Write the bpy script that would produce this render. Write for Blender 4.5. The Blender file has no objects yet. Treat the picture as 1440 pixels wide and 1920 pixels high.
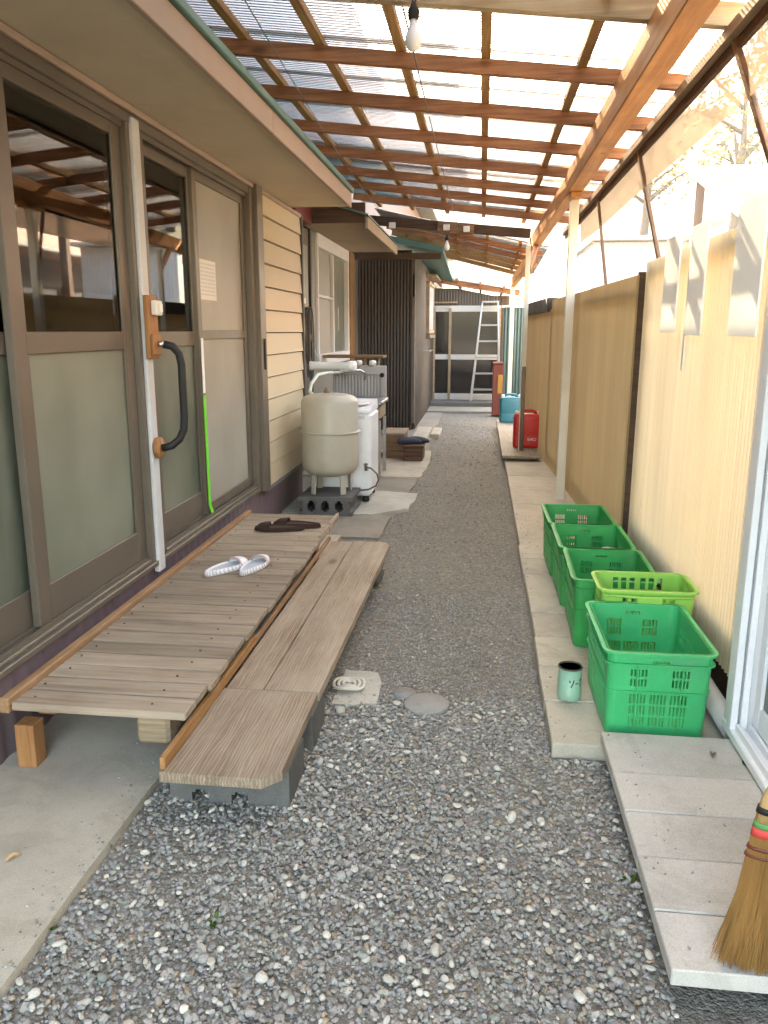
import bpy, bmesh, math, random
import numpy as np
from mathutils import Vector, Matrix
R = math.radians
PI = math.pi
random.seed(7)
rng = np.random.default_rng(11)
scene = bpy.context.scene
COL = scene.collection

# ------------------------------------------------------------------ camera
CAM_H = 1.30
cam_d = bpy.data.cameras.new('camera')
cam = bpy.data.objects.new('camera', cam_d)
COL.objects.link(cam)
cam_d.sensor_fit = 'AUTO'
cam_d.sensor_width = 36.0
cam_d.lens = 28.125
cam_d.clip_start = 0.05
cam_d.clip_end = 800
right = Vector((0.9929, 0.1189, 0.0017))
fwd = Vector((-0.1152, 0.9680, -0.2209))
right.normalize(); fwd.normalize()
up = right.cross(fwd); up.normalize(); right = fwd.cross(up)
M = Matrix((right, up, -fwd)).transposed().to_4x4()
M.translation = Vector((0, 0, CAM_H))
cam.matrix_world = M
scene.camera = cam

# ------------------------------------------------------------------ light
SUN = Vector((-1.0, 2.0, 1.35)).normalized()
EL = math.asin(SUN.z)
world = bpy.data.worlds.new('World')
scene.world = world
world.use_nodes = True
wn = world.node_tree.nodes
wl = world.node_tree.links
wn.clear()
sky = wn.new('ShaderNodeTexSky')
sky.sky_type = 'NISHITA'
sky.sun_disc = False
sky.sun_elevation = EL
sky.sun_rotation = math.atan2(SUN.x, SUN.y)
sky.dust_density = 3.0
sky.air_density = 1.2
sky.ozone_density = 1.0
bg = wn.new('ShaderNodeBackground')
bg.inputs['Strength'].default_value = 0.15
wo = wn.new('ShaderNodeOutputWorld')
wl.new(sky.outputs[0], bg.inputs[0])
wl.new(bg.outputs[0], wo.inputs[0])
sl = bpy.data.lights.new('sun', 'SUN')
sl.energy = 4.8
sl.angle = R(0.5)
sl.color = (1.0, 0.95, 0.87)
so = bpy.data.objects.new('sun', sl)
COL.objects.link(so)
so.rotation_euler = (-SUN).to_track_quat('-Z', 'Y').to_euler()
so.location = (-6, 12, 9)
scene.view_settings.view_transform = 'Standard'
scene.view_settings.look = 'None'
scene.view_settings.gamma = 1.0
scene.view_settings.use_curve_mapping = False
scene.view_settings.use_white_balance = True
scene.view_settings.white_balance_temperature = 7900
scene.view_settings.white_balance_tint = 10
scene.view_settings.exposure = 4.6
try:
    scene.cycles.max_bounces = 12
    scene.cycles.diffuse_bounces = 5
    scene.cycles.transparent_max_bounces = 24
    scene.cycles.caustics_reflective = False
    scene.cycles.caustics_refractive = False
    scene.cycles.sample_clamp_indirect = 8.0
except Exception:
    pass

# ------------------------------------------------------------------ materials
class N:
    """small node-tree helper"""
    def __init__(self, name):
        self.m = bpy.data.materials.new(name)
        self.m.use_nodes = True
        self.t = self.m.node_tree
        self.t.nodes.clear()
        self.out = self.t.nodes.new('ShaderNodeOutputMaterial')
        self._co = None
    def n(self, typ, **kw):
        nd = self.t.nodes.new(typ)
        for k, v in kw.items():
            if hasattr(nd, k):
                setattr(nd, k, v)
            else:
                nd.inputs[k].default_value = v
        return nd
    def l(self, a, b):
        self.t.links.new(a, b)
    def co(self, scale=(1, 1, 1)):
        if self._co is None:
            tc = self.n('ShaderNodeTexCoord')
            oi = self.n('ShaderNodeObjectInfo')
            mu = self.n('ShaderNodeMath', operation='MULTIPLY')
            self.l(oi.outputs['Random'], mu.inputs[0]); mu.inputs[1].default_value = 37.0
            ad = self.n('ShaderNodeVectorMath', operation='ADD')
            self.l(tc.outputs['Object'], ad.inputs[0]); self.l(mu.outputs[0], ad.inputs[1])
            self._co = ad.outputs[0]
        mp = self.n('ShaderNodeVectorMath', operation='MULTIPLY')
        self.l(self._co, mp.inputs[0]); mp.inputs[1].default_value = scale
        return mp.outputs[0]
    def noise(self, scale, detail=4, rough=.55, stretch=(1, 1, 1), dist=0.0):
        nd = self.n('ShaderNodeTexNoise')
        self.l(self.co(stretch), nd.inputs['Vector'])
        nd.inputs['Scale'].default_value = scale
        nd.inputs['Detail'].default_value = detail
        nd.inputs['Roughness'].default_value = rough
        nd.inputs['Distortion'].default_value = dist
        return nd.outputs['Fac']
    def ramp(self, fac, stops):
        nd = self.n('ShaderNodeValToRGB')
        self.l(fac, nd.inputs[0])
        e = nd.color_ramp.elements
        while len(e) < len(stops):
            e.new(0.5)
        for el, (p, c) in zip(e, stops):
            el.position = p
            if isinstance(c, (int, float)):
                c = (c, c, c)
            el.color = (*c, 1) if len(c) == 3 else c
        return nd.outputs[0]
    def mix(self, fac, a, b, blend='MIX'):
        nd = self.n('ShaderNodeMix', data_type='RGBA', blend_type=blend)
        for s, v in ((nd.inputs[0], fac), (nd.inputs[6], a), (nd.inputs[7], b)):
            if isinstance(v, (int, float)):
                s.default_value = v
            elif isinstance(v, tuple):
                s.default_value = (*v, 1)
            else:
                self.l(v, s)
        return nd.outputs[2]
    def bump(self, h, strength=.3, dist=.004, base=None):
        nd = self.n('ShaderNodeBump')
        nd.inputs['Strength'].default_value = strength
        nd.inputs['Distance'].default_value = dist
        self.l(h, nd.inputs['Height'])
        if base is not None:
            self.l(base, nd.inputs['Normal'])
        return nd.outputs[0]
    def bsdf(self, color, rough=.6, metal=0.0, normal=None, spec=.5, **kw):
        b = self.n('ShaderNodeBsdfPrincipled')
        for nm, v in (('Base Color', color), ('Roughness', rough), ('Metallic', metal), ('Specular IOR Level', spec)):
            s = b.inputs[nm]
            if isinstance(v, (int, float)):
                s.default_value = v
            elif isinstance(v, tuple):
                s.default_value = (*v, 1)
            else:
                self.l(v, s)
        for k, v in kw.items():
            b.inputs[k].default_value = v
        if normal is not None:
            self.l(normal, b.inputs['Normal'])
        return b.outputs[0]
    def done(self, sh):
        self.l(sh, self.out.inputs['Surface'])
        return self.m

def painted(name, c, rough=.5, var=.15, scale=6, dirt=.3, dirtc=None, metal=0.0, bump=.08, spec=.4, fine=120, stretch=(1, 1, 1)):
    """plain surface with uneven tone, blotches of dirt and fine relief"""
    k = N(name)
    a = k.noise(scale, 5, .6, stretch)
    lo = tuple(x * (1 - var) for x in c); hi = tuple(min(1, x * (1 + var)) for x in c)
    col = k.ramp(a, [(.3, lo), (.7, hi)])
    d = k.noise(scale * .45, 8, .68, stretch)
    dm = k.ramp(d, [(.5, 0.0), (.72, dirt)])
    col = k.mix(dm, col, dirtc or tuple(x * .45 for x in c))
    f = k.noise(fine, 3, .6)
    col = k.mix(.25, col, k.ramp(f, [(.3, tuple(x * .75 for x in c)), (.7, c)]))
    rr = k.ramp(a, [(.3, rough - .08), (.7, min(1, rough + .1))])
    return k.done(k.bsdf(col, rr, metal, k.bump(f, bump, .002), spec))

def wood(name, dark, light, axis=1, rough=.7, grain=18, rings=0, weather=None, wf=.6, bump=.35, tv=.15):
    """long-grain timber; axis = direction of the grain"""
    k = N(name)
    st = [1.0, 1.0, 1.0]; st[axis] = .045
    st = tuple(st)
    g = k.noise(grain * 4, 6, .62, st, .4)
    col = k.ramp(g, [(.28, dark), (.5, tuple((a + b) / 2 for a, b in zip(dark, light))), (.72, light)])
    h = g
    if rings:
        wv = k.n('ShaderNodeTexWave', wave_type='BANDS', bands_direction='X' if axis != 0 else 'Y')
        s2 = [1.0, 1.0, 1.0]; s2[axis] = .13
        k.l(k.co(tuple(s2)), wv.inputs['Vector'])
        wv.inputs['Scale'].default_value = rings
        wv.inputs['Distortion'].default_value = 9.0
        wv.inputs['Detail'].default_value = 1.6
        wv.inputs['Detail Scale'].default_value = 1.1
        r = k.ramp(wv.outputs['Fac'], [(.0, 0.0), (.55, .25), (1.0, 1.0)])
        col = k.mix(k.mix(.45, r, g), tuple(x * .62 for x in dark), col)
        h = k.mix(.6, g, r)
    b = k.noise(3.5, 5, .6)
    col = k.mix(k.ramp(b, [(.4, 0.0), (.75, .45)]), col, tuple(x * .6 for x in dark))
    if weather:
        w = k.noise(5, 6, .7, tuple(1 if i != axis else .35 for i in range(3)))
        col = k.mix(k.ramp(w, [(.35, 0.0), (.65, wf)]), col, weather)
    # knots
    v = k.n('ShaderNodeTexVoronoi')
    s3 = [1.0, 1.0, 1.0]; s3[axis] = .4
    k.l(k.co(tuple(s3)), v.inputs['Vector']); v.inputs['Scale'].default_value = 4.2
    col = k.mix(k.ramp(v.outputs['Distance'], [(.04, .75), (.11, 0.0)]), col, tuple(x * .4 for x in dark))
    oi = k.n('ShaderNodeObjectInfo')
    tone = k.ramp(oi.outputs['Random'], [(0.0, 1 - tv), (1.0, 1.0)])
    col = k.mix(1.0, col, tone, 'MULTIPLY')
    return k.done(k.bsdf(col, rough, 0.0, k.bump(h, bump, .003), .25))

def concrete(name, c, rough=.9, spots=.35, crack=0.0, scale=1.0):
    k = N(name)
    a = k.noise(2.2 * scale, 7, .68)
    b = k.noise(14 * scale, 6, .7)
    f = k.noise(260, 2, .6)
    col = k.ramp(a, [(.32, tuple(x * .72 for x in c)), (.5, c), (.7, tuple(min(1, x * 1.18) for x in c))])
    col = k.mix(k.ramp(b, [(.5, 0.0), (.75, spots)]), col, tuple(x * .5 for x in c))
    st = k.noise(4.5 * scale, 8, .75, (1, 1, 1), .8)
    col = k.mix(k.ramp(st, [(.53, 0.0), (.60, .35), (.70, .1)]), col, (c[0] * .55, c[1] * .52, c[2] * .42))
    col = k.mix(.35, col, k.ramp(f, [(.3, tuple(x * .6 for x in c)), (.7, tuple(min(1, x * 1.25) for x in c))]))
    h = k.mix(.5, b, f)
    return k.done(k.bsdf(col, rough, 0.0, k.bump(h, .35, .003), .2))

def glassy(name, tint, rough, trans, diff=None, diff_f=0.0):
    """pane: straight-through part, dusty/frosted diffuse part, fresnel reflection"""
    k = N(name)
    tr = k.n('ShaderNodeBsdfTransparent'); tr.inputs[0].default_value = (*tint, 1)
    sh = tr.outputs[0]
    if diff:
        a = k.noise(3, 4, .6)
        d = k.n('ShaderNodeBsdfDiffuse')
        k.l(k.ramp(a, [(.3, tuple(x * .85 for x in diff)), (.7, diff)]), d.inputs[0])
        t2 = k.n('ShaderNodeBsdfTranslucent'); t2.inputs[0].default_value = (*diff, 1)
        ad = k.n('ShaderNodeMixShader'); ad.inputs[0].default_value = .45
        k.l(d.outputs[0], ad.inputs[1]); k.l(t2.outputs[0], ad.inputs[2])
        mx = k.n('ShaderNodeMixShader'); mx.inputs[0].default_value = diff_f
        k.l(sh, mx.inputs[1]); k.l(ad.outputs[0], mx.inputs[2]); sh = mx.outputs[0]
    gl = k.n('ShaderNodeBsdfGlossy'); gl.inputs['Roughness'].default_value = rough
    fr = k.n('ShaderNodeFresnel'); fr.inputs[0].default_value = trans
    m2 = k.n('ShaderNodeMixShader')
    k.l(fr.outputs[0], m2.inputs[0]); k.l(sh, m2.inputs[1]); k.l(gl.outputs[0], m2.inputs[2])
    return k.done(m2.outputs[0])

MT = {}
MT['deck'] = wood('deck_wood', (.20, .135, .09), (.46, .35, .255), 0, .75, 14, 0, (.46, .375, .29), .5, .5, .34)
MT['bench'] = wood('bench_wood', (.28, .19, .125), (.55, .425, .305), 1, .7, 12, 32, (.52, .43, .33), .5)
MT['orange'] = wood('orange_wood', (.30, .12, .04), (.52, .27, .11), 1, .6, 16)
MT['orangez'] = wood('orange_post_wood', (.28, .11, .04), (.48, .24, .10), 2, .6, 16)
MT['rafter'] = wood('rafter_wood', (.18, .066, .030), (.44, .21, .10), 0, .65, 16)
MT['purlin'] = wood('purlin_wood', (.22, .11, .04), (.48, .29, .12), 1, .65, 16)
MT['pale'] = wood('pale_rafter_wood', (.34, .24, .14), (.60, .48, .32), 0, .65, 12)
MT['beam'] = wood('beam_wood', (.42, .16, .045), (.66, .33, .12), 1, .6, 10)
MT['darkbeam'] = wood('dark_beam_wood', (.05, .03, .02), (.12, .07, .045), 0, .7, 14)
MT['rail'] = wood('rail_wood', (.12, .08, .045), (.30, .21, .12), 1, .7, 14)
MT['batten'] = wood('batten_wood', (.12, .065, .04), (.25, .15, .09), 2, .7, 14)
MT['brownpost'] = wood('brown_post_wood', (.16, .075, .02), (.30, .16, .05), 2, .6, 14)
MT['fascia'] = painted('fascia_paint', (.37, .265, .205), .55, .15, 3, .3, bump=.1)
MT['soffit'] = painted('soffit_board', (.55, .465, .345), .85, .10, 2.2, .35, (.22, .17, .12), bump=.15)
MT['soffit2'] = painted('darker_soffit_board', (.36, .28, .19), .85, .12, 2.2, .4, (.18, .13, .09), bump=.15)  # darker tone of the soffit board, for the kitchen eave
MT['alu'] = painted('bronze_aluminium', (.155, .125, .098), .38, .12, 4, .25, (.20, .17, .14), metal=.35, bump=.03)
MT['sill'] = painted('sill_aluminium', (.17, .14, .11), .4, .15, 5, .5, (.10, .085, .07), metal=.35, bump=.05)
MT['white'] = painted('white_plastic', (.78, .77, .74), .35, .04, 5, .25, (.5, .47, .42), bump=.02)
MT['whitealu'] = painted('white_aluminium', (.80, .80, .81), .35, .04, 5, .2, (.5, .48, .46), bump=.02)
MT['dullwhite'] = painted('dull_white_aluminium', (.46, .455, .45), .4, .05, 5, .3, (.3, .28, .26))
MT['pvc'] = painted('grey_vinyl_strip', (.56, .55, .55), .45, .08, 5, .35, bump=.03)
MT['siding'] = painted('cream_siding', (.56, .46, .31), .5, .06, 3, .3, (.42, .32, .2), bump=.06, stretch=(1, .3, 1))
MT['found'] = painted('purple_brown_cladding', (.155, .105, .115), .55, .18, 3, .4, (.2, .17, .16), bump=.1)
MT['darkmetal'] = painted('dark_brown_metal', (.060, .051, .044), .5, .2, 3, .4, (.11, .09, .075), bump=.06)
MT['darkmetal_shade'] = painted('dark_brown_metal_shade', (.042, .034, .029), .6, .2, 3, .3, (.06, .05, .042))  # darker copy of the dark brown metal, shade put into the colour
MT['splash'] = painted('pinkish_grey_panel', (.40, .37, .355), .5, .1, 5, .4)
MT['greymetal'] = painted('grey_metal_panel', (.20, .19, .175), .5, .12, 3, .4, bump=.05)
MT['trim'] = painted('grey_trim_board', (.155, .13, .11), .7, .18, 3, .4, bump=.1)
MT['teal'] = painted('teal_metal', (.07, .17, .15), .45, .2, 3, .35, (.12, .13, .11), bump=.05)
MT['tealwall'] = painted('teal_corrugated_metal', (.055, .092, .085), .5, .18, 3, .4, bump=.05)
def fencemat(name, c, tr, dirt, dc):
    k = N(name)
    st = k.noise(22, 5, .65, (1, 1, .03)); big = k.noise(1.6, 5, .6, (1, 1, .3)); sp = k.noise(9, 6, .7, (1, 1, .3))
    col = k.ramp(st, [(.3, tuple(x * .84 for x in c)), (.7, c)])
    col = k.mix(k.ramp(big, [(.42, 0.0), (.75, dirt)]), col, dc)
    col = k.mix(k.ramp(sp, [(.62, 0.0), (.78, .5)]), col, tuple(x * .6 for x in dc))
    b = k.n('ShaderNodeBsdfPrincipled'); k.l(col, b.inputs['Base Color']); b.inputs['Roughness'].default_value = .5; b.inputs['Specular IOR Level'].default_value = .3
    t = k.n('ShaderNodeBsdfTranslucent'); k.l(col, t.inputs[0])
    m = k.n('ShaderNodeMixShader'); m.inputs[0].default_value = tr
    k.l(b.outputs[0], m.inputs[1]); k.l(t.outputs[0], m.inputs[2])
    return k.done(m.outputs[0])
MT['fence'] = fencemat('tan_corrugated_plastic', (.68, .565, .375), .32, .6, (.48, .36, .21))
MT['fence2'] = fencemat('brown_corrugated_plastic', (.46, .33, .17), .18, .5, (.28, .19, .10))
MT['concrete'] = concrete('pad_concrete', (.45, .395, .315))
MT['concrete_dark'] = concrete('damp_concrete', (.265, .235, .195))
MT['concrete_pale'] = concrete('pale_concrete', (.43, .405, .35))
MT['slab'] = concrete('slab_concrete', (.45, .40, .32), spots=.45)
MT['slab2'] = concrete('near_slab_concrete', (.49, .455, .41), spots=.3)
MT['block'] = concrete('block_concrete', (.13, .126, .12), scale=2.0)
MT['lid'] = concrete('lid_concrete', (.27, .26, .24), scale=2)
MT['soil'] = None
MT['tank'] = painted('beige_tank_paint', (.43, .385, .315), .42, .06, 5, .3, (.3, .24, .17), bump=.04)
MT['appl'] = painted('white_appliance', (.74, .73, .74), .35, .04, 5, .2, (.5, .47, .45), bump=.02)
MT['stain'] = painted('stainless_steel', (.42, .41, .40), .32, .1, 8, .4, (.25, .23, .2), metal=.8, bump=.03)
MT['chrome'] = painted('chrome', (.6, .6, .6), .18, .05, 8, .1, metal=1.0, bump=.0)
MT['green'] = painted('green_crate_plastic', (.025, .43, .15), .42, .12, 9, .6, (.17, .33, .19), bump=.05)
MT['green2'] = painted('darker_green_plastic', (.015, .31, .075), .42, .12, 9, .6, (.12, .24, .12), bump=.05)
MT['lime'] = painted('lime_basket_plastic', (.26, .55, .10), .4, .06, 6, .2, bump=.04)
MT['red'] = painted('red_plastic', (.55, .022, .022), .38, .08, 6, .25, bump=.04)
MT['redbrown'] = painted('red_brown_paint', (.15, .028, .018), .5, .15, 6, .3, bump=.05)
MT['yellow'] = painted('orange_yellow_plastic', (.40, .20, .035), .4, .1, 6, .2, bump=.03)
MT['blue'] = painted('blue_green_plastic', (.022, .15, .185), .38, .08, 6, .25, bump=.04)
MT['cap'] = painted('white_cap', (.7, .66, .6), .4, .05, 6, .2)
MT['black'] = painted('black_rubber', (.011, .0105, .010), .65, .15, 8, .3, (.05, .045, .04), bump=.05)
MT['cable'] = painted('grey_cable', (.12, .11, .10), .5, .15, 8, .2)
MT['hosegreen'] = painted('pale_green_hose', (.55, .66, .58), .35, .05, 8, .2)
MT['tin'] = painted('pale_green_tin', (.24, .42, .30), .4, .12, 9, .4, (.25, .2, .12), bump=.05)
MT['tinrim'] = painted('rusty_dark_tin', (.075, .06, .045), .5, .2, 20, .5, (.14, .07, .03), metal=.4)
MT['ink'] = painted('black_ink', (.02, .02, .02), .5, .0, 5, 0)
MT['postwhite'] = painted('chipped_white_paint', (.66, .60, .50), .5, .06, 4, .3, (.4, .3, .2), bump=.08)
MT['rust'] = painted('rusty_pipe', (.23, .16, .115), .75, .25, 12, .5, (.30, .24, .18), metal=.2, bump=.3)
MT['pipe'] = painted('grey_white_pipe', (.52, .50, .46), .45, .1, 5, .45, (.28, .26, .2), bump=.05)
MT['tape'] = painted('bright_green_tape', (.13, .62, .03), .5, .05, 8, .1)
def boardmat():
    k = N('white_translucent_board')
    a = k.noise(3, 4, .6)
    c = k.ramp(a, [(.3, (.86, .86, .85)), (.7, (.92, .92, .91))])
    d = k.n('ShaderNodeBsdfDiffuse'); k.l(c, d.inputs[0]); t = k.n('ShaderNodeBsdfTranslucent'); k.l(c, t.inputs[0])
    m = k.n('ShaderNodeMixShader'); m.inputs[0].default_value = .15
    k.l(d.outputs[0], m.inputs[1]); k.l(t.outputs[0], m.inputs[2])
    return k.done(m.outputs[0])
MT['whiteboard'] = boardmat()
MT['paper'] = painted('reflection_white', (.74, .74, .70), .8, .03, 6, .05)  # pale tone standing for the bright reflection on the door pane
MT['slipper'] = painted('white_cloth', (.70, .68, .70), .9, .05, 30, .1, bump=.3, fine=300)
MT['slipin'] = painted('pale_grey_insole', (.50, .51, .56), .9, .05, 30, .1, bump=.2, fine=300)
MT['stripe'] = painted('pink_stripe_cloth', (.42, .30, .29), .9, .05, 30, .1)
MT['brown'] = painted('dark_brown_felt', (.040, .018, .013), .9, .2, 30, .2, bump=.4, fine=300)
MT['brownin'] = painted('brown_insole', (.060, .028, .02), .9, .2, 30, .2, bump=.3, fine=300)
MT['shoe'] = painted('dark_blue_shoe', (.03, .035, .06), .7, .2, 10, .2)
MT['boxwood'] = wood('box_wood', (.14, .07, .035), (.33, .20, .12), 0, .7, 14)
MT['boxdark'] = wood('dark_box_wood', (.07, .03, .018), (.16, .085, .055), 0, .7, 14)
MT['boxpale'] = wood('pale_box_wood', (.22, .15, .09), (.42, .32, .22), 0, .7, 14)
MT['alum'] = painted('ladder_aluminium', (.30, .295, .285), .35, .06, 6, .3, metal=.5, bump=.03)
MT['bristle'] = painted('straw_bristle', (.31, .155, .045), .7, .35, 40, .3, (.16, .07, .02), stretch=(1, 1, .1))
MT['cane'] = painted('broom_cane', (.50, .32, .14), .45, .1, 10, .3)
MT['pinkband'] = painted('red_thread', (.60, .06, .05), .7, .05, 10, .1)
MT['greenband'] = painted('green_thread', (.10, .26, .08), .7, .05, 10, .1)
MT['bulb'] = painted('white_bulb_glass', (.82, .82, .83), .15, .02, 5, 0, bump=0)
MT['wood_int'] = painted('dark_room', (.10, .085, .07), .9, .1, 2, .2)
MT['curtain'] = painted('beige_curtain', (.36, .32, .26), .95, .06, 2, .15, bump=.1, stretch=(1, 1, .1))
MT['tatami'] = painted('room_floor', (.16, .12, .07), .7, .1, 3, .2)
MT['wallwhite'] = painted('white_tin', (.66, .66, .64), .5, .06, 2, .2)
MT['upper'] = painted('upper_wall_cladding', (.15, .11, .095), .8, .15, 2, .3)
MT['plaster'] = painted('neighbour_plaster', (.30, .27, .24), .85, .1, 2, .2)
MT['creamwall'] = painted('cream_board', (.62, .50, .36), .7, .05, 2, .2)
MT['tile'] = painted('roof_tile', (.40, .22, .15), .6, .15, 4, .3)
MT['shedroof'] = painted('brown_board_roof', (.28, .17, .11), .8, .15, 3, .3)
MT['bark'] = painted('bark', (.12, .09, .065), .9, .25, 10, .3, bump=.4)
MT['rope'] = painted('pale_rope', (.58, .53, .44), .9, .08, 40, .2, bump=.3)
MT['glassjar'] = None

def leafmat(name, c):
    k = N(name)
    at = k.n('ShaderNodeAttribute', attribute_name='col')
    d = k.n('ShaderNodeBsdfDiffuse'); k.l(at.outputs['Color'], d.inputs[0])
    t = k.n('ShaderNodeBsdfTranslucent'); k.l(at.outputs['Color'], t.inputs[0])
    m = k.n('ShaderNodeMixShader'); m.inputs[0].default_value = .35
    k.l(d.outputs[0], m.inputs[1]); k.l(t.outputs[0], m.inputs[2])
    return k.done(m.outputs[0])
MT['leafground'] = painted('dry_hillside_grass', (.13, .11, .065), .95, .25, .6, .4)
MT['leaf'] = leafmat('leaf', (.1, .1, .04))

def stonemat():
    k = N('pebble_stone')
    at = k.n('ShaderNodeAttribute', attribute_name='col')
    f = k.noise(180, 3, .6)
    col = k.mix(.35, at.outputs['Color'], k.ramp(f, [(.3, .55), (.7, 1.0)]), 'MULTIPLY')
    return k.done(k.bsdf(col, .8, 0.0, k.bump(f, .2, .002), .3))
MT['stone'] = stonemat()

def soilmat():
    k = N('gravelly_soil')
    a = k.noise(1.3, 6, .65)
    v = k.n('ShaderNodeTexVoronoi'); k.l(k.co(), v.inputs['Vector']); v.inputs['Scale'].default_value = 95
    v2 = k.n('ShaderNodeTexVoronoi'); k.l(k.co(), v2.inputs['Vector']); v2.inputs['Scale'].default_value = 190
    f = k.noise(60, 6, .7)
    base = k.ramp(a, [(.3, (.215, .19, .155)), (.7, (.31, .275, .228))])
    sep = k.n('ShaderNodeSeparateColor'); k.l(v.outputs['Color'], sep.inputs[0])
    col = k.mix(.6, base, k.ramp(sep.outputs[0], [(.0, (.14, .127, .108)), (.6, (.25, .225, .19)), (.95, (.33, .30, .255)), (1.0, (.5, .46, .40))]))
    col = k.mix(.4, col, k.ramp(f, [(.3, .45), (.7, 1.0)]), 'MULTIPLY')
    h = k.mix(.5, k.ramp(v.outputs['Distance'], [(.0, 1.0), (.7, 0.0)]), k.ramp(v2.outputs['Distance'], [(.0, 1.0), (.7, 0.0)]))
    return k.done(k.bsdf(col, .95, 0.0, k.bump(h, .8, .008), .15))
MT['soil'] = soilmat()

def polymat(name, clear, film, tint=(.93, .95, .97)):
    """weathered corrugated plastic: part clear, part milky"""
    k = N(name)
    g = k.noise(1.1, 6, .7, (.35, 1, 1))
    sp = k.noise(26, 4, .7)
    tr = k.n('ShaderNodeBsdfTransparent'); tr.inputs[0].default_value = (*tint, 1)
    d = k.n('ShaderNodeBsdfDiffuse'); d.inputs[0].default_value = (.30, .30, .31, 1)
    t = k.n('ShaderNodeBsdfTranslucent'); t.inputs[0].default_value = (.33, .33, .34, 1)
    m1 = k.n('ShaderNodeMixShader'); m1.inputs[0].default_value = .68
    k.l(d.outputs[0], m1.inputs[1]); k.l(t.outputs[0], m1.inputs[2])
    m2 = k.n('ShaderNodeMixShader')
    k.l(k.ramp(k.mix(.35, g, sp), [(.3, film - .1), (.7, min(1, film + .14))]), m2.inputs[0])
    k.l(tr.outputs[0], m2.inputs[1]); k.l(m1.outputs[0], m2.inputs[2])
    gl = k.n('ShaderNodeBsdfGlossy'); gl.inputs['Roughness'].default_value = .2
    fr = k.n('ShaderNodeFresnel'); fr.inputs[0].default_value = 1.35
    m3 = k.n('ShaderNodeMixShader')
    k.l(fr.outputs[0], m3.inputs[0]); k.l(m2.outputs[0], m3.inputs[1]); k.l(gl.outputs[0], m3.inputs[2])
    return k.done(m3.outputs[0])
MT['poly'] = polymat('corrugated_polycarbonate', 1, .82, (.72, .67, .58))
def filmmat(name, tint, diff, f0, f1):
    k = N(name)
    tr = k.n('ShaderNodeBsdfTransparent'); tr.inputs[0].default_value = (*tint, 1)
    d = k.n('ShaderNodeBsdfDiffuse'); d.inputs[0].default_value = (*diff, 1)
    t = k.n('ShaderNodeBsdfTranslucent'); t.inputs[0].default_value = (*diff, 1)
    m1 = k.n('ShaderNodeMixShader'); m1.inputs[0].default_value = .5
    k.l(d.outputs[0], m1.inputs[1]); k.l(t.outputs[0], m1.inputs[2])
    m2 = k.n('ShaderNodeMixShader'); k.l(k.ramp(k.noise(2.5, 5, .6, (1, .3, 1)), [(.3, f0), (.7, f1)]), m2.inputs[0])
    k.l(tr.outputs[0], m2.inputs[1]); k.l(m1.outputs[0], m2.inputs[2])
    g = k.n('ShaderNodeBsdfGlossy'); g.inputs['Roughness'].default_value = .25
    m3 = k.n('ShaderNodeMixShader'); m3.inputs[0].default_value = .04
    k.l(m2.outputs[0], m3.inputs[1]); k.l(g.outputs[0], m3.inputs[2])
    return k.done(m3.outputs[0])
MT['film'] = filmmat('clear_film', (.98, .98, .97), (.72, .68, .6), .05, .16)
MT['dustfilm'] = filmmat('dusty_film', (.8, .74, .64), (.30, .225, .145), .84, .94)
MT['glass'] = glassy('window_glass', (.80, .84, .80), .02, 1.75)
def frostmat(name, lo, hi, rough=.3):
    k = N(name)
    a = k.noise(1.5, 3, .5, (1, 1, .8)); b = k.noise(5, 5, .65, (1, 1, .25)); f = k.noise(420, 2, .5)
    c = k.ramp(a, [(.34, lo), (.66, hi)])
    c = k.mix(k.ramp(b, [(.5, 0.0), (.8, .35)]), c, tuple(min(1, x * 1.35) for x in hi))
    return k.done(k.bsdf(c, k.ramp(b, [(.3, rough), (.7, rough + .18)]), 0.0, k.bump(f, .25, .001), .6))
MT['frost'] = frostmat('frosted_glass', (.075, .088, .064), (.19, .195, .15))
MT['frost2'] = frostmat('pale_frosted_glass', (.25, .225, .18), (.33, .305, .255), .34)
MT['screen'] = glassy('insect_screen', (.8, .8, .78), .5, 1.2, (.33, .29, .225), .82)
MT['darkglass'] = glassy('dark_screen_glass', (.6, .58, .56), .08, 1.35, (.085, .075, .07), .6)
MT['glassjar'] = glassy('jar_glass', (.9, .93, .92), .03, 1.5, (.5, .55, .52), .15)

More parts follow.
